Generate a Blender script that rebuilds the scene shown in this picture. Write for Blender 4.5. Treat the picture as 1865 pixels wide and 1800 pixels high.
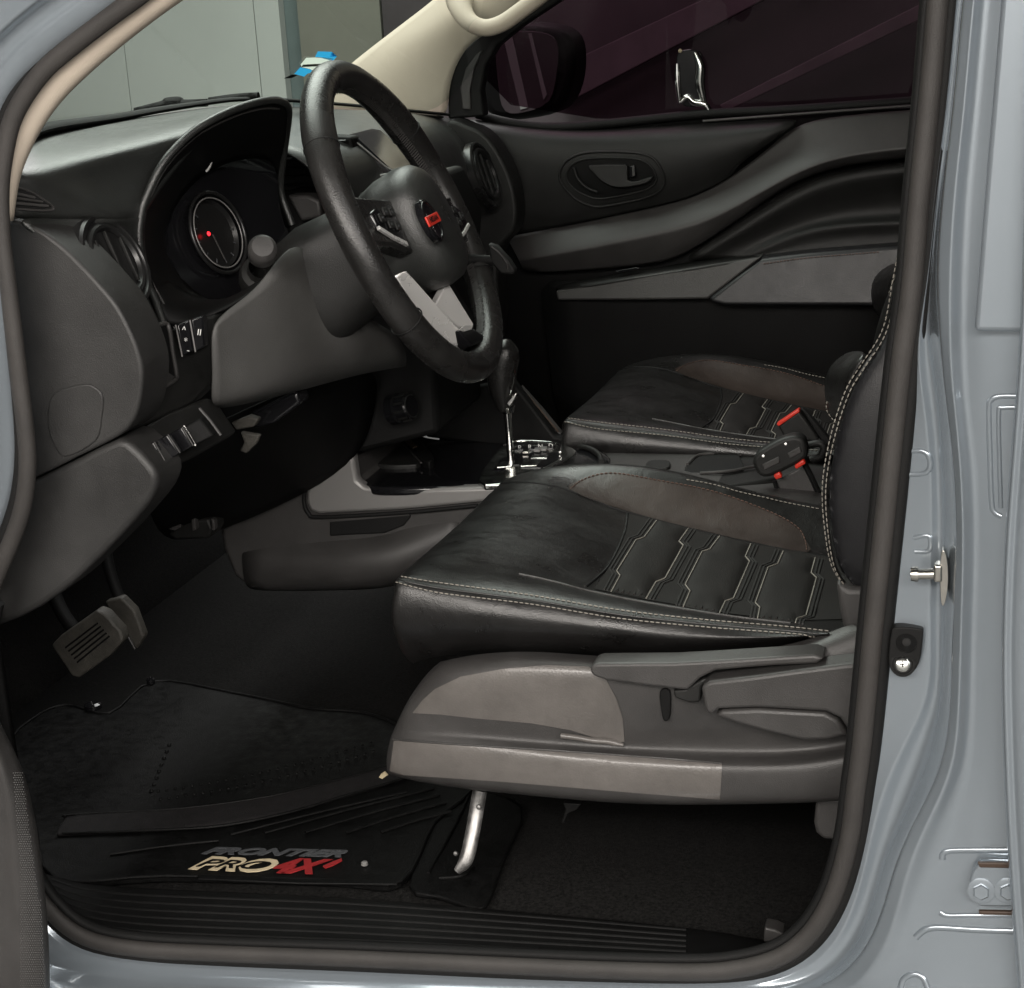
import bpy, bmesh, math, random
from math import sin, cos, radians, pi
from mathutils import Vector as V, Matrix
from mathutils.bvhtree import BVHTree

for o in list(bpy.data.objects): bpy.data.objects.remove(o)
scn = bpy.context.scene
COL = scn.collection
random.seed(4)

# ------------------------------------------------------------------ camera
YAW, PITCH, ROLL, F, DIST = 16.0, 16.0, 3.5, 3200.0, 1.55
_y, _p, _r = map(radians, (YAW, PITCH, ROLL))
VD = V((-sin(_y)*cos(_p), cos(_y)*cos(_p), -sin(_p)))
_R = V((cos(_y), sin(_y), 0)); _U = _R.cross(VD)
RT = cos(_r)*_R - sin(_r)*_U
UP = sin(_r)*_R + cos(_r)*_U
CAM = V((0, 0, .95)) - VD*DIST
cd = bpy.data.cameras.new('camera'); cam = bpy.data.objects.new('camera', cd); COL.objects.link(cam)
m = Matrix.Identity(4)
for i in range(3):
    m[i][0], m[i][1], m[i][2], m[i][3] = RT[i], UP[i], -VD[i], CAM[i]
cam.matrix_world = m
cd.sensor_fit = 'HORIZONTAL'; cd.sensor_width = 36; cd.lens = 36*F/1865
cd.clip_start = .05; cd.clip_end = 100
scn.camera = cam

# ------------------------------------------------------------------ light
w = bpy.data.worlds.new('World'); scn.world = w; w.use_nodes = True
bg = w.node_tree.nodes['Background']
bg.inputs[0].default_value = (.95, .97, 1.0, 1); bg.inputs[1].default_value = .010

def area(name, loc, target, sx, sy, power, col):
    l = bpy.data.lights.new(name, 'AREA'); l.shape = 'RECTANGLE'; l.size = sx; l.size_y = sy
    l.energy = power; l.color = col
    o = bpy.data.objects.new(name, l); COL.objects.link(o)
    o.location = loc
    o.rotation_euler = (V(target)-V(loc)).to_track_quat('-Z', 'Y').to_euler()
    return o
area('unseen_area_lamp', (.1, -3.0, 2.45), (.0, .2, 1.0), 4.2, .7, 125, (1, .93, .86))  # unseen broad source facing the car, placed for highlights on the seat side
area('unseen_area_lamp', (2.6, -1.8, 3.0), (.6, 0, .9), 1.2, 1.2, 45, (1, .96, .92))  # unseen square area source towards the rear
area('unseen_area_lamp', (-1.2, 2.0, 3.2), (-1.2, 2.0, 0), 1.8, 3.6, 150, (1, 1, .97))  # unseen overhead source, enlarged for the highlight on the dash crest
area('unseen_area_lamp', (.8, -4.6, 3.3), (.8, -5.2, .8), 5.0, .6, 300, (1, .97, .93))  # unseen lamp added to light the wall behind the camera

vs = scn.view_settings
vs.view_transform = 'Standard'; vs.look = 'None'; vs.gamma = 1; vs.use_curve_mapping = False; vs.exposure = 0

# ------------------------------------------------------------------ pixel -> place helpers (photo pixels, 1865 x 1800)
def ray(px, py): return VD + RT*((px-932.5)/F) - UP*((py-900)/F)
def Q(px, py, Y):
    d = ray(px, py); return CAM + d*((Y-CAM.y)/d.y)
def QX(px, py, X):
    d = ray(px, py); return CAM + d*((X-CAM.x)/d.x)
def QZ(px, py, Z):
    d = ray(px, py); return CAM + d*((Z-CAM.z)/d.z)
def QP(px, py, c, n):
    d = ray(px, py); return CAM + d*((V(c)-CAM).dot(n)/d.dot(n))
def W3(p, Y=None):
    if isinstance(p, V): return p
    return Q(p[0], p[1], p[2] if len(p) > 2 else Y)

# ------------------------------------------------------------------ materials
MATS = {}
def mat(name, col, rough=.5, metal=0, bump=0, scale=900, var=0, vscale=6, coat=0, spec=.5, rvar=0, sheen=0, col2=None):
    m = bpy.data.materials.new(name); m.use_nodes = True
    nt = m.node_tree; N = nt.nodes; L = nt.links
    b = N['Principled BSDF']
    b.inputs['Base Color'].default_value = (*col, 1); b.inputs['Roughness'].default_value = rough
    b.inputs['Metallic'].default_value = metal; b.inputs['Specular IOR Level'].default_value = spec
    b.inputs['Coat Weight'].default_value = coat; b.inputs['Coat Roughness'].default_value = .06
    if sheen: b.inputs['Sheen Weight'].default_value = sheen
    tc = N.new('ShaderNodeTexCoord')
    if var or rvar:
        n = N.new('ShaderNodeTexNoise'); n.inputs['Scale'].default_value = vscale; n.inputs['Detail'].default_value = 6
        n.inputs['Roughness'].default_value = .65
        L.new(tc.outputs['Object'], n.inputs['Vector'])
        if var:
            r = N.new('ShaderNodeValToRGB')
            c1 = tuple(max(0, c*(1-var)) for c in col); c2 = col2 or tuple(c*(1+var) for c in col)
            r.color_ramp.elements[0].position = .3; r.color_ramp.elements[1].position = .72
            r.color_ramp.elements[0].color = (*c1, 1); r.color_ramp.elements[1].color = (*c2, 1)
            L.new(n.outputs['Fac'], r.inputs['Fac']); L.new(r.outputs['Color'], b.inputs['Base Color'])
        if rvar:
            mr = N.new('ShaderNodeMapRange'); mr.inputs['From Min'].default_value = .3; mr.inputs['From Max'].default_value = .7
            mr.inputs['To Min'].default_value = max(.02, rough-rvar); mr.inputs['To Max'].default_value = min(1, rough+rvar)
            L.new(n.outputs['Fac'], mr.inputs['Value']); L.new(mr.outputs['Result'], b.inputs['Roughness'])
    if bump:
        v = N.new('ShaderNodeTexVoronoi'); v.inputs['Scale'].default_value = scale
        L.new(tc.outputs['Object'], v.inputs['Vector'])
        bp = N.new('ShaderNodeBump'); bp.inputs['Strength'].default_value = bump; bp.inputs['Distance'].default_value = .0006
        L.new(v.outputs['Distance'], bp.inputs['Height']); L.new(bp.outputs['Normal'], b.inputs['Normal'])
    MATS[name] = m
    return m
def wrinkle(m, scale=28, strength=.25, dist=.004):
    nt = m.node_tree; N = nt.nodes; L = nt.links; b = N['Principled BSDF']
    tc = N.new('ShaderNodeTexCoord'); n = N.new('ShaderNodeTexNoise'); n.inputs['Scale'].default_value = scale
    n.inputs['Detail'].default_value = 3; n.inputs['Distortion'].default_value = .8
    L.new(tc.outputs['Object'], n.inputs['Vector'])
    bp = N.new('ShaderNodeBump'); bp.inputs['Strength'].default_value = strength; bp.inputs['Distance'].default_value = dist
    L.new(n.outputs['Fac'], bp.inputs['Height'])
    src = b.inputs['Normal'].links
    if src: L.new(src[0].from_socket, bp.inputs['Normal'])
    L.new(bp.outputs['Normal'], b.inputs['Normal'])

M_paint = mat('grey_blue_paint', (.305, .347, .385), .21, metal=.55, coat=1.0, rvar=.04, vscale=3)
M_plastic = mat('black_plastic', (.013, .013, .0125), .45, bump=.35, scale=1100, var=.3, vscale=14, rvar=.08, spec=.3)
M_dash = mat('dash_soft_plastic', (.021, .022, .021), .33, bump=.4, scale=1000, var=.22, vscale=16, rvar=.06, spec=.7)
M_grey = mat('charcoal_plastic', (.043, .041, .040), .45, bump=.3, scale=1000, var=.2, vscale=16, rvar=.08)
M_end = mat('end_panel_plastic', (.024, .0235, .023), .48, bump=.3, scale=1000, var=.22, vscale=16, rvar=.08)
M_knee = mat('grey_panel_plastic', (.058, .057, .055), .47, bump=.3, scale=1000, var=.16, vscale=14, rvar=.07)
M_dark = mat('near_black_plastic', (.006, .006, .006), .55, bump=.3, scale=900, var=.25, vscale=14, spec=.14)
M_gloss = mat('piano_black_plastic', (.008, .008, .009), .12, rvar=.05, vscale=10)
M_leather = mat('black_leather', (.0095, .009, .0088), .33, bump=.25, scale=800, var=.3, vscale=16, rvar=.1)
wrinkle(M_leather, 30, .3, .003)
M_brown = mat('dark_brown_leather', (.030, .0215, .018), .40, bump=.25, scale=800, var=.3, vscale=14, rvar=.08)
wrinkle(M_brown, 22, .3, .004)
M_quilt = mat('black_quilted_fabric', (.0085, .0068, .006), .72, bump=.5, scale=900, var=.35, vscale=25, spec=.3)
M_backside = mat('black_vinyl', (.012, .012, .0135), .43, bump=.15, scale=900, var=.2, vscale=14, rvar=.07)
M_rimleather = mat('steering_wheel_leather', (.016, .0155, .015), .28, bump=.35, scale=800, var=.3, vscale=18, rvar=.1)
M_thread = mat('pale_thread', (.25, .23, .20), .7, var=.2, vscale=60)
M_thread_red = mat('rust_thread', (.10, .055, .04), .7, var=.2, vscale=60)
M_thread_dark = mat('black_thread', (.016, .015, .014), .7)
M_silver = mat('satin_silver', (.78, .77, .75), .28, metal=.45, rvar=.02, vscale=18)
M_trimsilver = mat('dark_satin_silver', (.22, .215, .21), .34, metal=.2, rvar=.05, vscale=9)
M_brushed = mat('satin_chrome', (.55, .56, .54), .18, metal=1, rvar=.08, vscale=60)
M_chrome = mat('chrome', (.82, .82, .80), .06, metal=1)
M_steel = mat('worn_steel', (.28, .275, .27), .42, metal=.85, var=.4, vscale=60, rvar=.15)
M_brass = mat('zinc_steel', (.62, .60, .55), .2, metal=1, rvar=.08, vscale=40)
M_rubber = mat('seal_rubber', (.033, .030, .028), .6, bump=.4, scale=1300, var=.22, vscale=16)
M_rubberd = mat('dark_rubber', (.008, .008, .008), .6, bump=.3, scale=900, spec=.2)
M_mat = mat('black_rubber_mat', (.004, .004, .004), .5, bump=.4, scale=600, var=.4, vscale=70, rvar=.12, spec=.16)
M_matmatte = mat('worn_rubber_strip', (.010, .009, .0095), .85, bump=.6, scale=900, var=.4, vscale=80, spec=.3)
M_carpet = mat('black_carpet', (.004, .004, .004), .95, bump=1, scale=500, var=.6, vscale=260, spec=.12, col2=(.014, .0135, .013))
M_beige = mat('beige_pillar_trim', (.58, .50, .41), .7, bump=.25, scale=900, var=.04, vscale=5)
M_film = mat('protective_film', (.112, .103, .096), .38, bump=.25, scale=500, var=.2, vscale=18, rvar=.1, coat=.2)
M_white = mat('white_print', (.62, .62, .60), .6)
M_greyprint = mat('grey_print', (.06, .063, .068), .6, var=.3, vscale=120)
M_cream = mat('cream_print', (.62, .52, .35), .55, var=.1, vscale=90)
M_red = mat('red_print', (.30, .018, .020), .5, var=.15, vscale=90)
M_redbtn = mat('red_button', (.60, .035, .02), .35)
M_blue = mat('blue_print', (.04, .42, .80), .5)
M_stick = mat('pale_sticker_paper', (.80, .86, .78), .6)
M_wall = mat('pale_painted_wall', (.40, .42, .40), .8, var=.05, vscale=1.3)
M_bwall = mat('added_unseen_white_wall', (.72, .71, .69), .8, var=.04, vscale=1)
M_wall2 = mat('olive_wall', (.15, .15, .125), .8, var=.15, vscale=1.5)
M_wall3 = mat('slate_wall', (.10, .13, .13), .8, var=.2, vscale=2)
M_ground = mat('concrete_floor', (.13, .13, .128), .6, var=.15, vscale=2, rvar=.1)
M_mauve = mat('mauve_grey', (.085, .068, .075), .7, var=.3, vscale=6)
M_dwall = mat('dark_wall', (.05, .042, .045), .8, var=.25, vscale=3)
M_pad = mat('worn_pedal_rubber', (.045, .042, .036), .6, bump=.6, scale=500, var=.4, vscale=45)
M_brownmark = mat('dark_brown_plastic', (.055, .035, .024), .5)
M_yellow = mat('torn_tape', (.30, .25, .16), .5, var=.3, vscale=80)

def emit(name, col, s):
    m = bpy.data.materials.new(name); m.use_nodes = True
    b = m.node_tree.nodes['Principled BSDF']; b.inputs['Base Color'].default_value = (*col, 1)
    b.inputs['Emission Color'].default_value = (*col, 1); b.inputs['Emission Strength'].default_value = s
    return m
M_vent = mat('satin_black_plastic', (.012, .012, .012), .3, rvar=.05, vscale=9)
M_led = emit('red_warning_light', (1, .02, .03), 3)

def thin_paper(m, w_=.55):
    nt = m.node_tree; N = nt.nodes; L = nt.links; b = N['Principled BSDF']
    t = N.new('ShaderNodeBsdfTranslucent'); t.inputs[0].default_value = b.inputs['Base Color'].default_value
    mx = N.new('ShaderNodeMixShader'); mx.inputs[0].default_value = w_
    L.new(b.outputs[0], mx.inputs[1]); L.new(t.outputs[0], mx.inputs[2]); L.new(mx.outputs[0], N['Material Output'].inputs[0])
thin_paper(M_stick); thin_paper(M_blue)
def glass(name, tint, refl=.5, rough=.01):
    m = bpy.data.materials.new(name); m.use_nodes = True
    nt = m.node_tree; N = nt.nodes; L = nt.links
    N.remove(N['Principled BSDF'])
    out = N['Material Output']
    t = N.new('ShaderNodeBsdfTransparent'); t.inputs[0].default_value = (*tint, 1)
    g = N.new('ShaderNodeBsdfGlossy'); g.inputs['Roughness'].default_value = rough; g.inputs[0].default_value = (refl, refl, refl, 1)
    fr = N.new('ShaderNodeFresnel'); fr.inputs[0].default_value = 1.45
    mx = N.new('ShaderNodeMixShader')
    L.new(fr.outputs[0], mx.inputs[0]); L.new(t.outputs[0], mx.inputs[1]); L.new(g.outputs[0], mx.inputs[2])
    L.new(mx.outputs[0], out.inputs[0])
    return m
G_wind = glass('green_tinted_glass', (.80, .87, .815), .5)
G_purple = glass('purple_tinted_glass', (.19, .115, .15), .35)
G_lens = glass('clear_lens', (.8, .8, .8), .5)

# ------------------------------------------------------------------ object helpers
def top(name, loc, label, cat, group=None):
    o = bpy.data.objects.new(name, None); COL.objects.link(o); o.location = loc; o.empty_display_size = .05
    o['label'] = label; o['category'] = cat
    if group: o['group'] = group
    o['wloc'] = list(loc)
    return o
def wloc(o): return V(o['wloc']) if o is not None and 'wloc' in o else V((0, 0, 0))
def attach(o, parent):
    o.parent = parent
    o.matrix_parent_inverse = Matrix.Translation(-wloc(parent))
def part(name, parent, loc, label=None):
    o = bpy.data.objects.new(name, None); COL.objects.link(o); o.empty_display_size = .03
    o.location = loc; o['wloc'] = list(loc)
    attach(o, parent)
    if label: o['label'] = label
    return o
def obj(name, bm, mt, parent=None, smooth=50, label=None):
    me = bpy.data.meshes.new(name); bm.to_mesh(me); bm.free()
    for p in me.polygons: p.use_smooth = True
    if smooth and smooth < 180: me.set_sharp_from_angle(angle=radians(smooth))
    me.materials.append(mt)
    o = bpy.data.objects.new(name, me); COL.objects.link(o)
    if parent is not None: attach(o, parent)
    if label: o['label'] = label
    return o
def struct(o, kind='structure'): o['kind'] = kind; return o

def cr(pts, n=6, closed=False):
    pts = [V(p) for p in pts]; N = len(pts); out = []
    rng = N if closed else N-1
    for i in range(rng):
        p1, p2 = pts[i], pts[(i+1) % N]
        p0 = pts[i-1] if (i > 0 or closed) else p1*2-p2
        p3 = pts[(i+2) % N] if (i+2 < N or closed) else p2*2-p1
        for k in range(n):
            t = k/n
            out.append(.5*((2*p1)+(p2-p0)*t+(2*p0-5*p1+4*p2-p3)*t*t+(3*p1-p0-3*p2+p3)*t**3))
    if not closed: out.append(pts[-1])
    return out
def cr2(pts, n=5, closed=True):
    return [tuple(v)[:len(pts[0])] for v in cr([V((p[0], p[1], p[2] if len(p) > 2 else 0)) for p in pts], n, closed)]

def grid(name, rows, mt, parent, sub=2, thick=.003, smooth=180, label=None, Y=None):
    bm = bmesh.new()
    vv = [[bm.verts.new(W3(p, Y)) for p in r] for r in rows]
    for a, b in zip(vv, vv[1:]):
        for i in range(len(a)-1):
            try: bm.faces.new((a[i], a[i+1], b[i+1], b[i]))
            except ValueError: pass
    # face the camera side
    bm.normal_update()
    s = 0
    for f in bm.faces: s += f.normal.dot((CAM-f.calc_center_median()).normalized())*f.calc_area()
    if s < 0: bmesh.ops.reverse_faces(bm, faces=bm.faces)
    o = obj(name, bm, mt, parent, smooth, label)
    if sub:
        md = o.modifiers.new('s', 'SUBSURF'); md.levels = sub; md.render_levels = sub
    if thick:
        md = o.modifiers.new('t', 'SOLIDIFY'); md.thickness = thick; md.offset = -1
    return o

def slab(name, pts, Y, depth, mt, parent, bev=.002, sm=0, dirv=(0, 1, 0), seg=3, label=None, corner=True):
    if sm: pts = cr2(pts, sm)
    P = [W3(p, Y) for p in pts]
    return prism(name, P, V(dirv)*depth, mt, parent, bev, seg, label)
def prism(name, P, d, mt, parent, bev=.002, seg=3, label=None):
    bm = bmesh.new()
    a = [bm.verts.new(p) for p in P]; b = [bm.verts.new(p+d) for p in P]
    bm.faces.new(a); bm.faces.new(b[::-1]); n = len(P)
    for i in range(n): bm.faces.new((a[(i+1) % n], a[i], b[i], b[(i+1) % n]))
    bmesh.ops.recalc_face_normals(bm, faces=bm.faces)
    o = obj(name, bm, mt, parent, 35, label)
    if bev:
        md = o.modifiers.new('b', 'BEVEL'); md.width = bev; md.segments = seg; md.limit_method = 'ANGLE'; md.angle_limit = radians(38)
        md.harden_normals = False
    return o

def tube(name, P, r, mt, parent, n=8, side=None, flat=1.0, closed=False, res=4, label=None, caps=True):
    """sweep; r radius or list; flat = ratio of the height along `side` normal; side = fixed up vector"""
    P = [V(p) for p in P]
    N0 = len(P)
    R = r if isinstance(r, (list, tuple)) else [r]*N0
    if res > 1 and N0 > 2:
        RR = [v.x for v in cr([V((x, 0, 0)) for x in R], res, closed)]
        P = cr(P, res, closed); R = RR
    N = len(P); bm = bmesh.new(); rings = []
    prev = None
    for i in range(N):
        t = (P[(i+1) % N]-P[i-1]) if closed else (P[min(i+1, N-1)]-P[max(i-1, 0)])
        t.normalize()
        if side is not None: u = V(side)
        else:
            u = prev if prev is not None else (V((0, 0, 1)) if abs(t.z) < .9 else V((1, 0, 0)))
        u = (u - t*u.dot(t)).normalized(); prev = u
        s = t.cross(u)
        rings.append([bm.verts.new(P[i]+s*cos(2*pi*k/n)*R[i]+u*sin(2*pi*k/n)*R[i]*flat) for k in range(n)])
    for i in range(N if closed else N-1):
        a, b = rings[i], rings[(i+1) % N]
        for k in range(n): bm.faces.new((a[k], a[(k+1) % n], b[(k+1) % n], b[k]))
    if caps and not closed:
        bm.faces.new(rings[0][::-1]); bm.faces.new(rings[-1])
    bmesh.ops.recalc_face_normals(bm, faces=bm.faces)
    return obj(name, bm, mt, parent, 60, label)

def resample(P, step):
    out = [P[0].copy()]; acc = 0
    for a, b in zip(P, P[1:]):
        L = (b-a).length
        while acc+L >= step:
            t = (step-acc)/L; a = a.lerp(b, t); out.append(a.copy()); L = (b-a).length; acc = 0
        acc += L
    return out
def stitch(name, P, mt, parent, L=.0042, gap=.0012, r=.00065, n=5, slant=0):
    if len(P) < 3: P = [V((0, .7, .5)), V((.002, .7, .5)), V((.012, .7, .5))]
    P = resample(cr(P, 6), (L+gap)/4)
    bm = bmesh.new(); i = 0
    k1 = max(2, round(4*L/(L+gap)))
    while i+k1 < len(P):
        a, b = P[i], P[i+k1]; t = (b-a).normalized(); u = V((0, 0, 1)); u = (u-t*u.dot(t)).normalized(); s = t.cross(u)
        mid = (a+b)/2
        rg = []
        for q, rr in ((a, .45), (a.lerp(b, .25), 1), (a.lerp(b, .75), 1), (b, .45)):
            rg.append([bm.verts.new(q+s*cos(2*pi*k/n)*r*rr+u*sin(2*pi*k/n)*r*rr) for k in range(n)])
        for A, B in zip(rg, rg[1:]):
            for k in range(n): bm.faces.new((A[k], A[(k+1) % n], B[(k+1) % n], B[k]))
        i += 4
    return obj(name, bm, mt, parent, 180)

def lathe(name, c, n, prof, mt, parent, seg=40, e1=None, sq=1.0, label=None):
    n = V(n).normalized()
    if e1 is None: e1 = V((0, 0, 1)) if abs(n.z) < .9 else V((1, 0, 0))
    e1 = (V(e1)-n*V(e1).dot(n)).normalized(); e2 = n.cross(e1)
    bm = bmesh.new(); rg = []
    for r, h in prof:
        if r <= 1e-6: rg.append([bm.verts.new(V(c)+n*h)])
        else: rg.append([bm.verts.new(V(c)+n*h+e1*cos(2*pi*k/seg)*r+e2*sin(2*pi*k/seg)*r*sq) for k in range(seg)])
    for A, B in zip(rg, rg[1:]):
        for k in range(seg):
            k2 = (k+1) % seg
            if len(A) == 1 and len(B) == 1: continue
            if len(A) == 1: bm.faces.new((A[0], B[k], B[k2]))
            elif len(B) == 1: bm.faces.new((A[k], A[k2], B[0]))
            else: bm.faces.new((A[k], A[k2], B[k2], B[k]))
    bmesh.ops.recalc_face_normals(bm, faces=bm.faces)
    return obj(name, bm, mt, parent, 35, label)

def iframe(px, py, Y, maj, ratio, s=-1):
    """frame of a disc whose outline in the photo is an ellipse with this long axis (pixel vector) and axis ratio"""
    c = Q(px, py, Y); L = math.hypot(*maj); mx, my = maj[0]/L, maj[1]/L
    e1 = RT*mx - UP*my
    p2 = (RT*(-my) - UP*mx)*s       # across the long axis
    v = (CAM-c).normalized()
    n = (v*ratio + p2*math.sqrt(1-ratio*ratio)).normalized()
    e1 = (e1-n*e1.dot(n)).normalized()
    return c, n, e1, n.cross(e1)

def box(name, c, ax, half, mt, parent, bev=.001, label=None):
    """box with axes ax (3 vectors) and half sizes"""
    bm = bmesh.new(); c = V(c)
    vs_ = [bm.verts.new(c+ax[0]*half[0]*sx+ax[1]*half[1]*sy+ax[2]*half[2]*sz) for sx in (-1, 1) for sy in (-1, 1) for sz in (-1, 1)]
    for f in ((0, 1, 3, 2), (4, 6, 7, 5), (0, 4, 5, 1), (2, 3, 7, 6), (0, 2, 6, 4), (1, 5, 7, 3)): bm.faces.new([vs_[i] for i in f])
    bmesh.ops.recalc_face_normals(bm, faces=bm.faces)
    o = obj(name, bm, mt, parent, 35, label)
    if bev:
        md = o.modifiers.new('b', 'BEVEL'); md.width = bev; md.segments = 2; md.limit_method = 'ANGLE'
    return o
AX = (V((1, 0, 0)), V((0, 1, 0)), V((0, 0, 1)))

def bvh(*objs):
    bpy.context.view_layer.update(); dg = bpy.context.evaluated_depsgraph_get()
    return [BVHTree.FromObject(o, dg) for o in objs]
def hit(px, py, trees, off=.0006):
    d = ray(px, py).normalized(); best = None
    for t in trees:
        h = t.ray_cast(CAM, d)
        if h[0] is not None and (best is None or h[3] < best[3]): best = h
    if best is None: return None
    n = best[1]
    if n.dot(d) > 0: n = -n
    return best[0]+n*off
def hits(pts, trees, off=.0006, n=0, closed=False):
    if n: pts = cr2(pts, n, closed)
    return [h for h in (hit(p[0], p[1], trees, off) for p in pts) if h is not None]
def conform(name, pts, trees, off, mt, parent, step=10, thick=.0008, sm=0, dome=0, sub=0, label=None):
    """a sheet with the outline pts laid on the surfaces in trees"""
    if sm: pts = cr2(pts, sm)
    bm = bmesh.new(); bm.faces.new([bm.verts.new((p[0], p[1], 0)) for p in pts])
    bmesh.ops.triangulate(bm, faces=bm.faces[:])
    xs = [p[0] for p in pts]; ys = [p[1] for p in pts]
    for a in range(int(min(xs)//step), int(max(xs)//step)+1):
        bmesh.ops.bisect_plane(bm, geom=bm.verts[:]+bm.edges[:]+bm.faces[:], plane_co=(a*step+.31, 0, 0), plane_no=(1, 0, 0))
    for a in range(int(min(ys)//step), int(max(ys)//step)+1):
        bmesh.ops.bisect_plane(bm, geom=bm.verts[:]+bm.edges[:]+bm.faces[:], plane_co=(0, a*step+.37, 0), plane_no=(0, 1, 0))
    bad = []; cx_, cy_ = sum(xs)/len(xs), sum(ys)/len(ys)
    for v in bm.verts:
        e = off
        if dome:
            dmin = 1e9
            for i in range(len(pts)):
                a = V((pts[i][0], pts[i][1])); b = V((pts[(i+1) % len(pts)][0], pts[(i+1) % len(pts)][1])); q = V((v.co.x, v.co.y))
                ab = b-a; t = max(0, min(1, (q-a).dot(ab)/max(1e-6, ab.length_squared))); dmin = min(dmin, (q-a-ab*t).length)
            e = off + dome*(1-math.exp(-dmin/9.0))
        h = hit(v.co.x, v.co.y, trees, e)
        if h is None:
            for k in range(1, 15):
                h = hit(v.co.x+(cx_-v.co.x)*k*.012, v.co.y+(cy_-v.co.y)*k*.03, trees, e)
                if h is not None: break
        if h is None: bad.append(v)
        else: v.co = h
    if bad: bmesh.ops.delete(bm, geom=bad, context='VERTS')
    bm.normal_update(); s = 0
    for f in bm.faces: s += f.normal.dot((CAM-f.calc_center_median()).normalized())*f.calc_area()
    if s < 0: bmesh.ops.reverse_faces(bm, faces=bm.faces)
    o = obj(name, bm, mt, parent, 180, label)
    if thick:
        md = o.modifiers.new('t', 'SOLIDIFY'); md.thickness = thick; md.offset = -1; md.use_rim = False
    return o
def text(name, s, origin, ex, ey, size, mt, parent, depth=.0008, shear=0, label=None, bold=0, align='CENTER'):
    c = bpy.data.curves.new('txt', 'FONT'); c.body = s; c.size = size; c.extrude = depth; c.shear = shear; c.offset = bold
    c.align_x = align; c.align_y = 'CENTER'; c.resolution_u = 3
    t = bpy.data.objects.new('txt', c); COL.objects.link(t); bpy.context.view_layer.update()
    me = bpy.data.meshes.new_from_object(t.evaluated_get(bpy.context.evaluated_depsgraph_get()))
    bpy.data.objects.remove(t)
    ex = V(ex).normalized(); ey = V(ey); ey = (ey-ex*ey.dot(ex)).normalized(); ez = ex.cross(ey)
    for v in me.vertices: v.co = V(origin)+ex*v.co.x+ey*v.co.y+ez*v.co.z
    me.name = name; me.materials.clear(); me.materials.append(mt)
    o = bpy.data.objects.new(name, me); COL.objects.link(o); attach(o, parent)
    if label: o['label'] = label
    return o

# ================================================================== the setting
def flat_box(name, x0, x1, y0, y1, z0, z1, mt, parent=None):
    return box(name, ((x0+x1)/2, (y0+y1)/2, (z0+z1)/2), AX, ((x1-x0)/2, (y1-y0)/2, (z1-z0)/2), mt, parent, 0)
struct(flat_box('ground', -9, 9, -6, 9, -.1, 0, M_ground))
WY = 4.2
wall = struct(flat_box('wall', -9, 9, WY+.05, WY+.25, 0, 3.6, M_wall3))
xs_ = [-9] + [Q(px, 100, WY).x for px in (228, 470, 516)]
for a, b in zip(xs_, xs_[1:]):
    o = flat_box('wall_panel', a+.0015, b-.0015, WY, WY+.046, .0, 3.5, M_wall, wall)
xo = [Q(px, 100, WY).x for px in (549, 700)]
flat_box('wall_panel', xo[0], xo[1]-.004, WY, WY+.046, 0, 3.5, M_wall2, wall)
flat_box('wall_panel', xo[1]+.004, 9, WY, WY+.046, 0, 3.5, M_dwall, wall)
for nm, pts in (('reflection_band', [(1010, 200), (1420, -15), (1560, -70), (1480, -95), (1000, 130)]),
                ('reflection_band', [(1320, 205), (1690, 30), (1800, -30), (1790, -50), (1310, 192)])):
    o = slab(nm, pts, WY-.12, .06, M_mauve, None, .004)  # solid bar standing in for a reflection band in the side window
    o['label'] = 'broad pale slanted reflection in the tinted window, built as a bar before the dark wall' if 'b1' not in MATS else 'thin slanted reflection in the tinted window, built as a bar right of the broad one'
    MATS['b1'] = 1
    o['category'] = 'reflection'; o['group'] = 'reflection bands of the passenger window, built as bars'

struct(flat_box('wall', -9, 9, -5.6, -5.4, 0, 3.6, M_bwall))  # unseen pale wall behind the camera, added for reflections in the paint
# ================================================================== the truck
TR = top('pickup_truck', (-.1, .7, 0), "grey-blue pickup truck with black interior, seen through its open driver's doorway", 'pickup truck')

# ---- painted body side: B-pillar, corner and sill
YP = (.004, -.004, .003, -.045, -.053, -.043, -.053, -.053)
YS = (.002, -.006, -.012, -.022, -.038, -.058, -.085, -.10)
K = []
def pr(y, xs): K.append([(x, y, Y) for x, Y in zip(list(xs)+[1980], YP)])
pr(-660, (1819, 1822, 1825, 1832, 1852, 1868, 1903)); pr(-400, (1789, 1792, 1795, 1802, 1822, 1838, 1873))
pr(-120, (1757, 1760, 1763, 1770, 1790, 1806, 1841))
pr(0, (1743, 1746, 1748, 1752, 1772, 1795, 1830)); pr(200, (1725, 1729, 1731, 1737, 1757, 1778, 1812))
pr(350, (1702, 1706, 1709, 1716, 1738, 1762, 1800)); pr(500, (1686, 1692, 1696, 1706, 1730, 1756, 1790))
pr(600, (1668, 1674, 1690, 1712, 1730, 1755, 1785)); pr(670, (1656, 1672, 1702, 1716, 1732, 1757, 1786))
pr(740, (1648, 1683, 1713, 1724, 1739, 1760, 1790)); pr(850, (1638, 1696, 1719, 1738, 1750, 1775, 1805))
pr(980, (1626, 1697, 1722, 1743, 1755, 1780, 1805)); pr(1100, (1614, 1691, 1720, 1737, 1752, 1775, 1800))
pr(1235, (1598, 1697, 1718, 1732, 1748, 1772, 1800)); pr(1300, (1590, 1678, 1712, 1730, 1746, 1772, 1800))
def pm(pts, t): K.append([(x, y, YP[i]*(1-t)+YS[i]*t) for i, (x, y) in enumerate(pts)])
pm([(1580, 1400), (1622, 1400), (1676, 1402), (1718, 1400), (1738, 1400), (1765, 1402), (1800, 1405), (1980, 1420)], 0)
pm([(1568, 1490), (1593, 1488), (1640, 1494), (1668, 1490), (1692, 1494), (1728, 1500), (1790, 1515), (1980, 1560)], 0)
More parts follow.
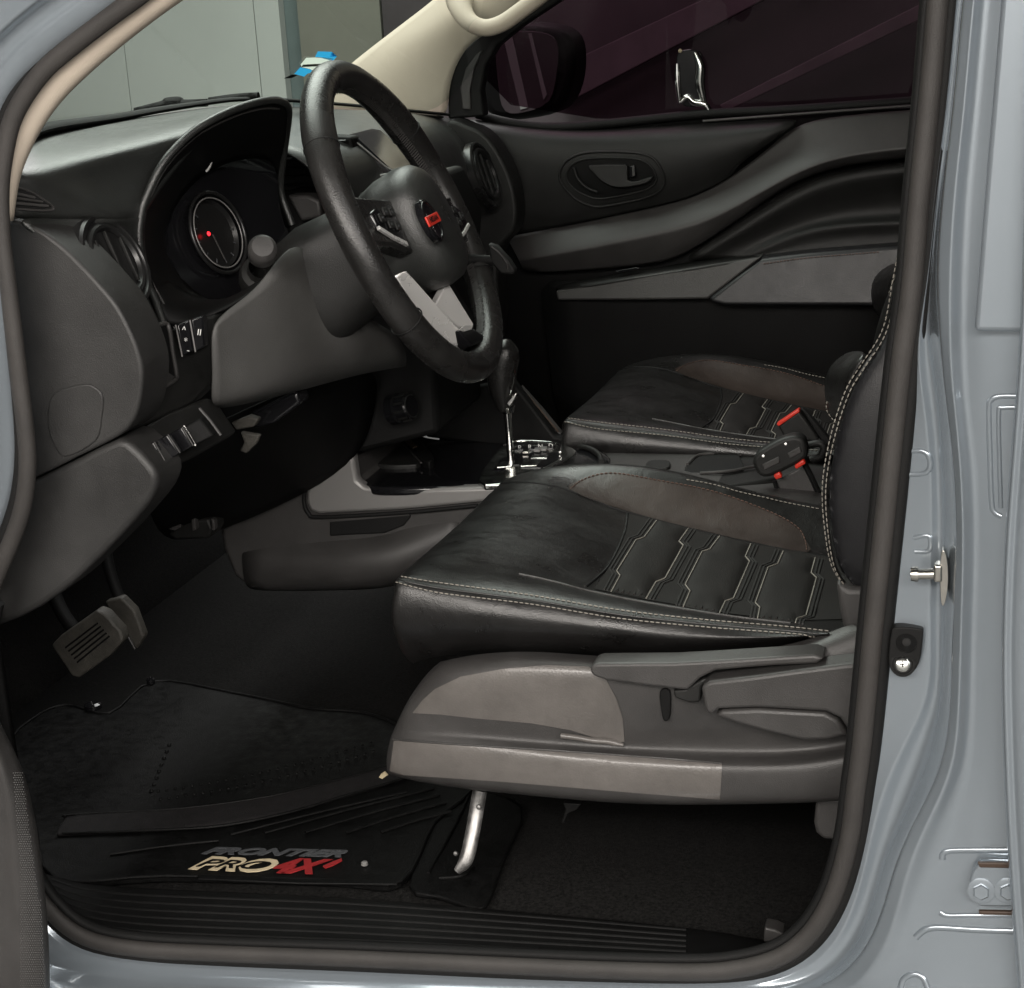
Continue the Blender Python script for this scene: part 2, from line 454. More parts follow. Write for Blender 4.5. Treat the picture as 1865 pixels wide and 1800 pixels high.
pm([(1554, 1565), (1577, 1570), (1606, 1577), (1632, 1567), (1656, 1574), (1692, 1590), (1780, 1630), (1980, 1720)], 0)
pm([(1532, 1632), (1558, 1642), (1588, 1652), (1612, 1647), (1636, 1657), (1668, 1675), (1770, 1735), (1960, 1860)], .15)
pm([(1502, 1690), (1530, 1706), (1560, 1720), (1584, 1722), (1608, 1735), (1640, 1755), (1730, 1820), (1880, 1980)], .35)
pm([(1460, 1735), (1488, 1755), (1513, 1770), (1536, 1780), (1560, 1798), (1592, 1824), (1660, 1890), (1760, 2050)], .6)
pm([(1405, 1768), (1424, 1786), (1440, 1802), (1458, 1818), (1475, 1840), (1500, 1868), (1560, 1940), (1640, 2080)], .8)
def ps(x, ys, dx=0): K.append([(x+dx*i, y, YS[i]) for i, y in enumerate(ys)])
ps(1328, (1784, 1798, 1812, 1830, 1850, 1880, 1960, 2080), 8)
ps(1200, (1785, 1798, 1811, 1828, 1848, 1876, 1960, 2080), 3)
ps(980, (1779, 1791, 1804, 1820, 1840, 1868, 1960, 2080)); ps(660, (1764, 1776, 1790, 1806, 1826, 1856, 1960, 2080))
ps(400, (1754, 1766, 1780, 1796, 1816, 1848, 1950, 2070)); ps(245, (1745, 1757, 1771, 1787, 1807, 1840, 1940, 2060))
pm([(150, 1725), (138, 1738), (126, 1752), (112, 1770), (94, 1792), (72, 1825), (20, 1925), (-40, 2040)], 1)
pm([(95, 1684), (80, 1699), (66, 1715), (50, 1735), (30, 1758), (8, 1790), (-60, 1880), (-140, 1990)], 1)
pm([(48, 1610), (30, 1625), (12, 1640), (-8, 1660), (-30, 1685), (-60, 1715), (-140, 1790), (-240, 1880)], 1)
bodyp = part('body_side', TR, (.3, 0, .5), 'glossy grey-blue painted door frame, pillar and sill')
K2_ = []
for r_ in K:
    r_ = [V(p) for p in r_]; q = []
    for i, ts in enumerate(((0, .85), (0, .15), (0, .8), (0, .25, .8), (0, .3), (0,), (0,))):
        for t in ts: q.append(tuple(r_[i].lerp(r_[i+1], t)))
    K2_.append(q+[tuple(r_[7])])
pfo = grid('painted_frame', K2_, M_paint, bodyp, 2, .002)
# upper pillar cover plate, pressed rib, small pressed pockets
slab('pillar_cover', [(1898, -660), (1828, -60), (1807, 194), (1797, 311), (1777, 563), (1774, 604), (1858, 606), (1980, 606), (2050, -660)], -.068, .02, M_paint, bodyp, .004)
T_pf = bvh(pfo)
for pts, r_ in (([(1860, 722), (1822, 722), (1806, 728), (1801, 745), (1803, 830), (1806, 915), (1812, 934), (1824, 941)], .0026),
                ([(1860, 742), (1826, 743), (1819, 750), (1820, 830), (1823, 925)], .0022),
                ([(1655, 822), (1680, 822), (1692, 832), (1695, 846), (1688, 860), (1672, 864), (1652, 864)], .0026),
                ([(1664, 980), (1690, 976), (1695, 990), (1690, 1004), (1666, 1005)], .0024),
                ([(1870, 1549), (1760, 1549), (1730, 1550), (1718, 1554), (1716, 1565)], .0034),
                ([(1870, 1668), (1760, 1668), (1725, 1668), (1712, 1662)], .0030),
                ([(1870, 1697), (1780, 1694), (1715, 1690), (1690, 1692), (1676, 1700), (1668, 1708)], .0036),
                ([(1640, 1800), (1645, 1785), (1656, 1777), (1670, 1775), (1682, 1783), (1690, 1800)], .0032)):
    h_ = hits(pts, T_pf, -r_*.45, 4)
    if len(h_) > 3: tube('pressed_rib', h_, r_, M_paint, bodyp, 10, res=1)

# rear door edge
rd = part('rear_door', TR, (.45, -.09, .5), 'front edge of the closed grey-blue rear door')
eds = [(1950, -660), (1880, -60), (1868, 200), (1861, 450), (1856, 600), (1850, 700), (1838, 850), (1827, 1000), (1822, 1150), (1822, 1250), (1826, 1400), (1832, 1525), (1840, 1650), (1848, 1740), (1856, 1860)]
rows = []
for x, y in eds:
    rows.append([(x+6, y, -.060), (x, y, -.074), (x+1, y, -.086), (x+8, y, -.091), (x+17, y, -.088), (x+22, y, -.0885), (x+30, y, -.094), (x+180, y, -.104), (x+1000, y, -.115)])
grid('door_skin', rows, M_paint, rd, 2, .002)

# near A-pillar painted outside and hinge pillar
rows = []
for (x, y), t in (((1850, -740), 0), ((1300, -670), 0), ((900, -520), 0), ((560, -290), 0), ((300, -70), 0), ((217, -5), 0), ((167, 33), 0), ((100, 80), 0), ((50, 124), 0), ((18, 160), 0), ((-3, 197), 0), ((-20, 245), 0), ((-30, 300), 0), ((-32, 380), 0)):
    a = (-.2, -.97) if y < -400 else (-.62, -.78) if y < 150 else ((-.8, -.6) if y < 220 else (-1, -.1))
    rows.append([(x+a[0]*d, y+a[1]*d, Y) for d, Y in ((-14, .004), (0, -.006), (34, -.014), (42, -.010), (70, -.014), (84, -.028), (92, -.026), (150, -.034), (164, -.046), (330, -.06))])
grid('a_pillar_skin', rows, M_paint, bodyp, 2, .002)
rows = []
for x, y in ((-30, 330), (-6, 420), (4, 500), (10, 560), (14, 640), (22, 720), (28, 800), (27, 850), (18, 905), (2, 955), (-22, 1005), (-50, 1060)):
    rows.append([(x+10, y, .006), (x, y, -.004), (x-25, y, -.012), (x-60, y, -.03), (x-160, y, -.035), (x-420, y, -.05)])
grid('hinge_pillar_skin', rows, M_paint, bodyp, 2, .002)

# ---- striker, courtesy switch, hinge
st = part('door_striker', TR, Q(1715, 1045, -.03), 'bright metal door striker pin on the pillar')
c = Q(1719, 1047, -.026)
slab('striker_plate', [(1716, 1003), (1723, 1010), (1727, 1040), (1726, 1075), (1720, 1102), (1714, 1098), (1712, 1060), (1713, 1020)], -.028, .014, M_brass, st, .0012, sm=3)
tube('pin', [Q(1716, 1045, -.022), Q(1690, 1046, -.022), Q(1672, 1046, -.022)], [.0046, .0046, .0046], M_brass, st, 14, res=1)
tube('pin_head', [Q(1673, 1046, -.022), Q(1668, 1046, -.022), Q(1659, 1046, -.022)], [.0062, .0066, .0058], M_brass, st, 14, res=1)
slab('pin_base', [(1700, 1030), (1716, 1030), (1716, 1062), (1700, 1062)], -.030, .014, M_brass, st, .002)
cs = part('courtesy_light_switch', TR, Q(1645, 1187, -.005), 'black rubber door switch with a silver cross-head screw')
slab('switch_base', [(1632, 1143), (1676, 1146), (1681, 1156), (1676, 1200), (1664, 1224), (1645, 1231), (1626, 1222), (1618, 1205), (1623, 1155)], -.010, .012, M_rubberd, cs, .0016, sm=3)
n_ = (CAM-Q(1650, 1170, -.01)).normalized()
lathe('switch_boot', Q(1651, 1170, -.010), n_, [(.0085, 0), (.0082, .002), (.006, .004), (.0035, .0075), (0, .0085)], M_rubberd, cs, 24)
lathe('washer', Q(1644, 1210, -.010), n_, [(.0108, 0), (.0105, .0015), (.0085, .0022), (.0075, .0012), (0, .001)], M_rubberd, cs, 28)
c = Q(1644, 1210, -.011)
lathe('screw', c, n_, [(.0066, 0), (.0064, .0018), (.005, .0026), (0, .0028)], M_brushed, cs, 24)
for e in (RT, UP): box('screw_slot', c+n_*.0028, (e, n_.cross(e), n_), (.0026, .0005, .0003), M_rubberd, cs, 0)
hg = part('rear_door_hinge', TR, Q(1800, 1620, -.07), 'painted rear door hinge with two bolts')
slab('hinge_leaf', [(1782, 1575), (1880, 1577), (1880, 1652), (1785, 1652), (1770, 1632), (1766, 1605), (1772, 1586)], -.066, .012, M_paint, hg, .002)
slab('hinge_gap', [(1780, 1572), (1880, 1573), (1880, 1583), (1784, 1581)], -.0675, .004, M_brownmark, hg, .001)
slab('hinge_gap', [(1782, 1660), (1880, 1662), (1880, 1669), (1784, 1667)], -.0665, .004, M_brownmark, hg, .001)
for bx in (1787, 1836):
    c = Q(bx, 1622, -.066); nn = V((0, -1, .1)).normalized()
    lathe('washer', c, nn, [(.0112, 0), (.0112, .0015), (.0095, .002), (0, .002)], M_paint, hg, 28)
    lathe('bolt', c, nn, [(.0072, 0), (.0070, .0045), (.006, .0055), (0, .0055)], M_paint, hg, 6)

# ---- door seal
SEAL = [(1745, -660), (1775, -560), (1748, -320), (1716, -80), (1709, 0), (1694, 175), (1676, 350), (1661, 525), (1640, 680), (1606, 1000), (1588, 1175), (1571, 1350), (1560, 1433), (1548, 1525), (1525, 1612), (1496, 1673), (1456, 1720),
        (1405, 1750), (1330, 1767), (1250, 1771), (1100, 1767), (982, 1762), (660, 1747), (400, 1737), (245, 1728), (155, 1708), (96, 1665), (50, 1600), (15, 1500), (-20, 1380), (-40, 1250), (-30, 1120),
        (-2, 1040), (23, 980), (42, 920), (50, 850), (46, 780), (36, 700), (24, 600), (14, 520), (3, 430), (0, 350), (6, 290), (20, 225), (45, 175), (82, 126), (128, 86), (195, 34), (250, -6), (340, -75), (580, -255), (920, -480), (1320, -625), (1700, -660)]
SEALP = [Q(x, y, .0) for x, y in cr2(SEAL, 4, False)]
sl = part('door_seal', TR, Q(1606, 1000, 0), 'brown-grey rubber weatherstrip running round the doorway')
tube('weatherstrip', SEALP, .0088, M_rubber, sl, 14, side=(0, -1, 0), flat=.8, res=1)
cen = V((-.1, 0, .95))
P2 = []
for i, p in enumerate(SEALP):
    t = (SEALP[min(i+1, len(SEALP)-1)]-SEALP[max(i-1, 0)]).normalized(); s = t.cross(V((0, -1, 0))).normalized()
    if s.dot(p-cen) < 0: s = -s
    P2.append(p+s*.0105+V((0, .002, 0)))
tube('seal_lip', P2, .0062, M_rubberd, sl, 10, side=(0, -1, 0), flat=.8, res=1)
P3 = []
for i, p in enumerate(SEALP):
    t = (SEALP[min(i+1, len(SEALP)-1)]-SEALP[max(i-1, 0)]).normalized(); s = t.cross(V((0, -1, 0))).normalized()
    if s.dot(p-cen) > 0: s = -s
    P3.append(p+s*.0095+V((0, .008, 0)))
P3 = P3[:len(P3)*32//54]
tube('inner_lip', P3, .005, M_rubberd, sl, 8, side=(0, -1, 0), flat=1.2, res=1)

# ---- cab shell that shades the inside (mostly outside the picture)
sh = part('cab_shell', TR, (.6, .7, 1.7))
grid('headliner', [[V((x, y, 1.74 - .10*((x-.5)/.8)**2 - .05*((y-.7)/.7)**2)) for y in (-.02, .2, .7, 1.2, 1.44)] for x in (-.05, .3, .7, 1.1, 1.35)], M_beige, sh, 1, .02)
grid('rear_bulkhead', [[V((1.36, y, z)) for y in (-.06, .7, 1.46)] for z in (.4, 1.0, 1.72)], M_grey, sh, 0, .02)
grid('rear_side', [[V((x, -.03, z)) for x in (.46, .9, 1.36)] for z in (.4, 1.0, 1.72)], M_paint, sh, 0, .02)
grid('far_rear_side', [[V((x, 1.46, z)) for x in (.40, .9, 1.36)] for z in (.4, 1.0, 1.72)], M_grey, sh, 0, .02)
grid('firewall', [[V((x, y, z)) for y in (.03, .7, 1.46)] for x, z in ((-.88, .44), (-.93, .50), (-.97, .66), (-1.0, 1.2))], M_carpet, sh, 0, .02)
grid('kick_panel', [[V((x, .03, z)) for x in (-.56, -.7, -.97)] for z in (.44, .7, 1.1)], M_dark, sh, 0, .01)
# hood beyond the windshield
grid('hood', [[V((x, y, z - .05*((y-.7)/.7)**2)) for y in (-.05, .3, .7, 1.1, 1.48)] for x, z in ((-.80, 1.215), (-1.1, 1.20), (-1.5, 1.16), (-1.9, 1.06))], M_paint, part('hood_panel', TR, (-1.2, .7, 1.1)), 2, .01)

# ---- floor
fl = part('floor', TR, (0, .7, .45), 'black carpeted cab floor')
FZ = .455
grid('carpet', [[V((x, y, FZ)) for y in (.075, .3, .6, 1.0, 1.45)] for x in (-.90, -.3, .2, .7, 1.36)], M_carpet, fl, 0, .01)
# sill plate with ribs
sp = part('sill_plate', TR, Q(660, 1690, .06), 'black ribbed plastic sill scuff plate')
fr = [(60, 1640), (100, 1668), (150, 1700), (245, 1718), (400, 1727), (660, 1737), (982, 1751), (1250, 1761), (1330, 1757), (1395, 1738)]
bk = [(40, 1560), (90, 1580), (150, 1593), (245, 1600), (400, 1606), (660, 1618), (982, 1645), (1250, 1672), (1330, 1685), (1400, 1706)]
rows = []
prof = [(0, .012, .0), (.10, .018, .004), (.2, .028, 0), (.5, .06, 0), (.85, .095, 0), (1, .115, -.012)]
for t, Y, dz in prof:
    rows.append([Q(a[0]*(1-t)+b[0]*t, a[1]*(1-t)+b[1]*t, Y)+V((0, 0, dz)) for a, b in zip(fr, bk)])
plate = grid('plate', rows, M_dark, sp, 2, .003)
PT = bvh(plate)
for k, t in enumerate((.20, .31, .42, .53, .64, .75)):
    cp = [(a[0]*(1-t)+b[0]*t, a[1]*(1-t)+b[1]*t) for a, b in zip(fr, bk)]
    cp = cp[1:8-(k == 0)]
    tube('rib', hits(cp, PT, .0002, 6), .0022, M_dark, sp, 8, side=(0, -.3, 1), flat=.7, res=1)
slab('sill_clip', [(1392, 1690), (1412, 1694), (1428, 1702), (1404, 1716), (1390, 1717)], .06, .02, M_grey, sp, .002)

# ---- near A-pillar trim, windshield, far A-pillar trim with grab handle
ou = [(1500, -640), (930, -465), (600, -250), (356, -60), (285, -2), (235, 30), (167, 77), (110, 120), (67, 160), (35, 213), (18, 267), (11, 330), (10, 405)]
inn = [(1500, -590), (980, -425), (665, -225), (420, -60), (337, 0), (283, 37), (200, 103), (140, 157), (100, 200), (67, 253), (43, 307), (33, 345), (26, 402)]
rows = [[(o[0]-14, o[1]-7, .010), (o[0]-4, o[1]-2, .010), (o[0]*.6+i[0]*.4, o[1]*.6+i[1]*.4, .012), (o[0]*.15+i[0]*.85, o[1]*.15+i[1]*.85, .020), (i[0], i[1], .030), (i[0]-3, i[1]-1, .060)] for o, i in zip(ou, inn)]
ap = part('pillar_trim', TR, Q(67, 200, .03), 'beige trim of the near windshield pillar')
grid('trim_shell', rows, M_beige, ap, 2, .003)

WB = [(20, 262, .13), (77, 241, .26), (200, 222, .48), (320, 201, .68), (450, 186, .86), (612, 195, 1.08), (720, 205, 1.24), (818, 214, 1.37)]
base = [W3(p) for p in WB]
wsp = part('windshield', TR, base[3], 'green tinted windshield')
rows = [base]
for t in (.33, .66, 1.0):
    rows.append([b.lerp(V((-.04+.10*abs((b.y-.7)/.7)**2, .12+(b.y-.13)*.93, 1.72)), t)+V((-.03*4*t*(1-t), 0, .02*4*t*(1-t))) for b in base])
ws = grid('glass_pane', rows, G_wind, wsp, 2, 0)
tube('black_edge', [b+V((.004, 0, .004)) for b in base], [.012, .012, .010, .008, .006, .005, .005, .005], M_rubberd, wsp, 8, side=(0, 0, 1), flat=.5)
WT = bvh(ws)
stk = part('toll_sticker', TR, Q(565, 118, 1.1), 'blue and white toll sticker on the windshield')
for pts in ([(578, 93), (604, 94), (600, 103), (613, 102), (606, 110), (586, 104), (573, 103)], [(535, 134), (546, 122), (562, 125), (574, 131), (560, 133), (553, 139)], [(592, 112), (606, 108), (590, 127), (578, 130)]):
    conform('sticker_sheet', pts, WT, .0010, M_blue, stk, 8, 0)
conform('sticker_print', [(546, 116), (556, 104), (583, 103), (605, 105), (592, 119), (575, 131), (562, 124), (548, 121)], WT, .0018, M_stick, stk, 8, 0)
conform('sticker_print', [(549, 115), (590, 113), (587, 117), (546, 119)], WT, .0040, M_wall2, stk, 12, .0006)
conform('sticker_print', [(515, 141), (530, 134), (540, 135), (529, 140)], WT, .0028, M_dark, stk, 12, .0006)
wp = part('wiper', TR, Q(385, 186, .8))
for pts in ([(318, 200), (350, 192), (372, 186), (378, 181), (398, 180), (406, 185), (450, 184)], [(455, 181), (490, 176), (520, 173), (545, 172)]):
    tube('wiper_arm', [Q(x, y, .86)+V((-.06, 0, .0)) for x, y in pts], .006, M_rubberd, wp, 6)

fp = part('pillar_trim', TR, Q(760, 120, 1.34), 'wide cream trim of the far windshield pillar')
rows = [[(540, 200), (650, 200), (757, 207), (817, 220)], [(600, 150), (680, 152), (760, 160), (816, 168)], [(645, 111), (715, 112), (780, 116), (828, 124)],
        [(690, 76), (745, 76), (800, 80), (846, 91)], [(740, 38), (795, 38), (838, 45), (872, 67)], [(790, 0), (845, 0), (900, 15), (935, 40)], [(840, -45), (900, -50), (960, -40), (1020, -25)], [(1300, -420), (1360, -410), (1410, -390), (1460, -370)]]
grid('trim_shell', [[(x, y, Y) for (x, y), Y in zip(r, (1.37, 1.335, 1.335, 1.355))] for r in rows], M_beige, fp, 2, .004)
gh = part('grab_handle', TR, Q(880, 40, 1.3), 'cream assist handle on the far pillar')
tube('handle_bar', [Q(x, y, Y) for x, y, Y in ((836, -2, 1.325), (842, 22, 1.30), (858, 42, 1.285), (884, 51, 1.28), (914, 43, 1.28), (948, 20, 1.28), (990, -12, 1.28), (1030, -45, 1.28))],
     [.022, .017, .014, .0132, .0132, .0132, .0132, .0132], M_beige, gh, 14)
lathe('handle_foot', Q(838, 4, 1.325), (CAM-Q(838, 4, 1.32)), [(.022, 0), (.021, .008), (.015, .014), (0, .015)], M_beige, gh, 20)

# ---- dashboard
db = part('dashboard', TR, (-.45, .7, 1.0), 'black soft-touch dashboard')
tp = [[(26, 256, .14), (77, 242, .26), (200, 223, .48), (320, 203, .68), (450, 188, .86)],
      [(26, 285, .09), (70, 272, .14), (190, 246, .28), (310, 221, .42), (440, 196, .52)],
      [(26, 312, .042), (60, 309, .060), (172, 276, .148), (290, 243, .24), (405, 213, .343)],
      [(26, 338, .04), (88, 333, .068), (165, 318, .145), (268, 292, .225), (358, 264, .30)],
      [(26, 362, .038), (134, 360, .09), (188, 352, .145), (253, 341, .205), (303, 331, .25)],
      [(26, 392, .036), (192, 394, .12), (215, 394, .14), (243, 391, .17), (266, 386, .21)],
      [(26, 402, .045), (180, 402, .125), (215, 402, .145), (240, 400, .17), (260, 398, .21)]]
tpo = grid('top_pad', tp, M_dash, db, 3, .003)
T_tp = bvh(tpo)
# far half of the pad and passenger face
prof = [(-.60, 1.232, -.035), (-.47, 1.215, -.02), (-.385, 1.20, 0), (-.345, 1.165, 0), (-.335, 1.10, 0), (-.355, 1.03, 0), (-.36, .97, 0), (-.40, .86, 0), (-.47, .76, 0)]
rows = []
for i, (x, z, dz) in enumerate(prof):
    rows.append([V((x-(.03 if k == 0 else 0)-(0, 0, 0, .01, .055, .075, .08)[k]*min(1, i/2), y, z+.01*(1-(y-.55)/.8)-(.0, 0, 0, 0, .01, .02, .02)[k])) for k, y in enumerate((.57, .7, .9, 1.1, 1.22, 1.34, 1.39))])
rows[0] = [b+V((.004, 0, -.004)) for b in (base[3].lerp(base[4], .2), base[4], base[4].lerp(base[5], .5), base[5], base[5].lerp(base[6], .6), base[6].lerp(base[7], .6), base[7])]
grid('passenger_pad', rows, M_dash, db, 2, .003)
# side panel with the vent
sidep = [[(24, 394, .034), (110, 399, .088), (190, 400, .122), (228, 399, .155), (262, 394, .20)],
         [(60, 420, .045), (120, 427, .088), (172, 428, .12), (215, 428, .15), (253, 428, .19)],
         [(108, 450, .055), (148, 456, .088), (186, 461, .12), (222, 463, .15), (253, 466, .185)],
         [(150, 488, .06), (178, 495, .09), (205, 500, .12), (232, 503, .15), (258, 505, .18)],
         [(185, 528, .065), (205, 532, .09), (225, 535, .12), (247, 538, .145), (269, 540, .175)],
         [(212, 566, .07), (230, 570, .09), (250, 572, .115), (269, 575, .14), (287, 580, .17)],
         [(236, 602, .07), (252, 602, .09), (270, 603, .115), (287, 606, .14), (304, 608, .165)]]
spo = grid('side_panel', sidep, M_dash, db, 2, .003)
# end cap, kick panel, fuse cover
slab('end_panel', [(20, 402), (67, 416), (110, 446), (143, 477), (183, 520), (213, 557), (236, 600), (252, 640), (260, 680), (255, 731), (243, 766), (217, 794), (140, 833), (71, 867), (50, 866), (44, 780), (34, 700), (22, 600), (12, 520), (4, 440)],
     .045, .06, M_end, db, .016, sm=3, seg=5)
slab('kick_cover', [(71, 871), (140, 837), (214, 801), (240, 812), (266, 838), (285, 866), (282, 894), (263, 926), (213, 983), (160, 1036), (107, 1083), (36, 1126), (-30, 1143), (-50, 1100), (-10, 1050), (18, 985), (40, 925), (52, 880)],
     .046, .06, M_end, db, .014, sm=2, seg=5)
slab('fuse_cover', [(89, 735), (104, 713), (153, 700), (175, 707), (187, 724), (185, 759), (174, 803), (123, 832), (103, 820), (87, 780)], .0432, .004, M_end, db, .0015, sm=4)
# demister slot at the near end
conform('demister_slot', [(27, 344), (44, 347), (66, 358), (94, 377), (78, 381), (27, 378)], T_tp, .0008, M_rubberd, db, 14, .001)
for a, b in (((27, 352), (62, 360)), ((27, 361), (76, 368)), ((27, 370), (86, 375))):
    tube('demister_slat', [hit(*a, T_tp, .0016), hit(*b, T_tp, .0016)], .0014, M_grey, db, 6, res=1)
tube('demister_rim', hits([(27, 342), (44, 345), (67, 356), (97, 378), (78, 383), (27, 380)], T_tp, .001, 4), .0012, M_grey, db, 6, res=1)
# lower driver panel with pocket and rocker switches
slab('lower_panel', [(238, 604, .075), (300, 610, .155), (330, 596, .172), (386, 575, .195), (389, 668, .195), (380, 705, .19), (347, 736, .17), (300, 760, .13), (231, 790, .075), (256, 731, .07), (261, 677, .07), (252, 632, .07)],
     0, .03, M_plastic, db, .004)
pk = [(246, 609, .085), (297, 590, .152), (308, 600, .158), (314, 640, .16), (321, 680, .162), (316, 694, .16), (262, 725, .09), (258, 670, .085)]
pk = [(x, y, Y-.022) for x, y, Y in pk]
slab('pocket_floor', [(x, y, Y-.004) for x, y, Y in pk], 0, .004, M_dark, db, .001)
tube('pocket_lip', [W3((x, y, Y-.006)) for x, y, Y in cr2([pk[0]]+pk[1:7], 4, False)], .0024, M_grey, db, 8, res=1)
slab('pocket_shelf', [(278, 663, .072), (315, 688, .126), (300, 705, .112), (268, 718, .074)], 0, .004, M_grey, db, .001)
sw = part('switch', TR, Q(345, 615, .16), 'dimmer rocker switch with pale symbols')
slab('rocker', [(322, 592, .158), (344, 583, .166), (352, 640, .166), (333, 648, .158)], 0, .012, M_gloss, sw, .0015)
slab('rocker', [(348, 582, .168), (368, 576, .174), (372, 632, .174), (357, 640, .168)], 0, .012, M_gloss, sw, .0015)
for a, b in (((320, 592), (332, 650)), ((346, 583), (356, 641))):
    tube('switch_edge', [Q(*a, .155), Q(*b, .155)], .0008, M_trimsilver, sw, 6, res=1)
nv = (CAM-Q(345, 610, .16)).normalized()
for x, y, s_ in ((335, 601, '\u25b2'), (338, 622, '*'), (343, 638, '-'), (363, 606, 'II')):
    text('symbol', s_ if ord(s_[0]) < 200 else '^', Q(x, y, .157), RT-UP*.15, UP, .009, M_white, sw, .0003)
# switch bank below
bankpts = [(228, 800, .085), (300, 757, .13), (352, 736, .168), (372, 742, .18), (412, 800, .20), (345, 838, .15), (290, 864, .105), (262, 836, .085)]
slab('switch_bank', bankpts, 0, .03, M_plastic, db, .003)
bs = part('button_row', TR, Q(310, 810, .12))
for pts, Y in (([(256, 816), (279, 806), (298, 840), (284, 850)], .074), ([(284, 803), (304, 793), (326, 826), (306, 838)], .088), ([(309, 790), (330, 779), (350, 813), (331, 824)], .104)):
    slab('button', [(x, y, Y) for x, y in pts], 0, .008, M_gloss, bs, .0012)
    tube('button_edge', [Q(pts[1][0]+2, pts[1][1]-1, Y-.001), Q(pts[2][0]+2, pts[2][1]-1, Y-.001)], .0008, M_grey, bs, 6, res=1)
slab('button', [(336, 777, .124), (364, 761, .136), (390, 794, .136), (356, 812, .124)], 0, .012, M_dark, bs, .002)
tube('button_edge', [Q(335, 776, .122), Q(356, 812, .122)], .0010, M_silver, bs, 6, res=1)
tube('bank_edge', [Q(363, 744, .146), Q(384, 768, .146), Q(402, 793, .146)], .0018, M_grey, bs, 6, res=1)
for x, y in ((269, 819), (273, 824), (277, 829), (281, 833)):
    lathe('symbol', Q(x, y, .0735), nv, [(.0011, 0), (.001, .0004), (0, .0005)], M_white, bs, 8)
# knee panel
kn = [[(386, 590, .19), (428, 556, .22), (475, 522, .25), (520, 452, .28), (560, 440, .33)],
      [(387, 640, .19), (440, 610, .22), (505, 578, .26), (575, 560, .31), (620, 560, .36)],
      [(388, 690, .19), (450, 665, .22), (530, 635, .27), (630, 608, .34), (720, 600, .42)],
      [(386, 722, .19), (450, 706, .22), (530, 682, .27), (640, 650, .36), (740, 640, .45)],
      [(388, 738, .195), (455, 724, .225), (522, 704, .275), (640, 672, .38), (740, 655, .46)],
      [(398, 744, .21), (462, 731, .245), (530, 712, .30), (650, 682, .41), (740, 666, .49)],
      [(420, 742, .27), (480, 729, .29), (550, 711, .34), (660, 680, .45), (740, 668, .53)]]
grid('knee_panel', kn, M_knee, db, 2, .003)
slab('knee_slot', [(508, 697, .27), (545, 680, .292), (556, 676, .298), (548, 686, .292), (515, 700, .272)], 0, .003, M_silver, db, .0005)
# under-dash odds and ends
ud = part('hood_release_lever', TR, Q(455, 800, .3), 'pale hood release lever under the dashboard')
slab('lever_blade', [(437, 787), (473, 793), (466, 809), (448, 827), (436, 822), (444, 806)], .30, .008, M_pad, ud, .002)
slab('lever_bracket', [(420, 770), (452, 758), (470, 764), (462, 778), (430, 784)], .31, .012, M_pad, ud, .002)
slab('latch_body', [(455, 752), (540, 712), (548, 735), (500, 772), (462, 782)], .33, .03, M_gloss, ud, .004)
fc = part('footwell_connector', TR, Q(345, 960, .45))
slab('connector_body', [(305, 975), (316, 962), (345, 948), (380, 945), (388, 966), (380, 982), (320, 984)], .52, .04, M_plastic, fc, .004)
slab('connector_fin', [(347, 935), (354, 933), (357, 965), (350, 968)], .51, .01, M_grey, fc, .001)
slab('connector_fin', [(384, 945), (390, 948), (391, 966), (386, 966)], .51, .01, M_grey, fc, .001)
slab('connector_fin', [(297, 962), (330, 953), (328, 962), (318, 967)], .51, .01, M_grey, fc, .001)
# added dark closing panel under the dash
grid('under_dash', [[(250, 850, .16), (420, 760, .30), (560, 700, .45), (700, 650, .58)], [(270, 930, .40), (400, 900, .45), (560, 840, .55), (680, 760, .62)], [(300, 1000, .60), (420, 960, .60), (560, 900, .61), (660, 830, .62)]], M_dark, db, 2, .003)

grid('added_dash_closing_panel', [[V((-.62, y, z)) for y in (.05, .7, 1.4)] for z in (.80, .95, 1.2)], M_dark, db, 0, .01)  # added dark panel, closes a light leak below the knee panel
# ---- round vents
def vent(px, py, tree, R, name, label, maj, ratio, vaneang=0.0, nvn=3, lift=.002, Y=None):
    c, n, e1, e2 = iframe(px, py, Y if Y is not None else .1, maj, ratio)
    if tree is not None:
        d = ray(px, py).normalized(); h = tree[0].ray_cast(CAM, d); c = h[0]; nn = h[1] if h[1].dot(d) < 0 else -h[1]
        n = (nn*.25+n*.75).normalized(); e1 = (e1-n*e1.dot(n)).normalized(); e2 = n.cross(e1)
    c = c+n*lift
    pt = part(name, TR, c, label)
    lathe('housing', c, n, [(R*1.02, -.010), (R*1.0, .001), (R*.95, .0035), (R*.89, .003), (R*.86, .0005), (R*.84, 0), (0, 0)], M_vent, pt, 56, e1)
    lathe('turning_ring', c, n, [(R*.80, .0002), (R*.79, .004), (R*.74, .0055), (R*.68, .0045), (R*.64, .0008)], M_vent, pt, 56, e1)
    d1 = e1*cos(vaneang)+e2*sin(vaneang); d2 = n.cross(d1)
    for k in range(nvn):
        t = (k-(nvn-1)/2)*R*.42; L = math.sqrt(max(0, (R*.62)**2-t*t))
        box('vane', c+d2*t+n*.0022, (d1, d2, n), (L, .0016, .0018), M_plastic, pt, .0006)
    return pt
vent(196, 484, bvh(spo), .050, 'air_vent', "round air vent at the driver's end of the dashboard", (42, 78), .50, lift=.010)

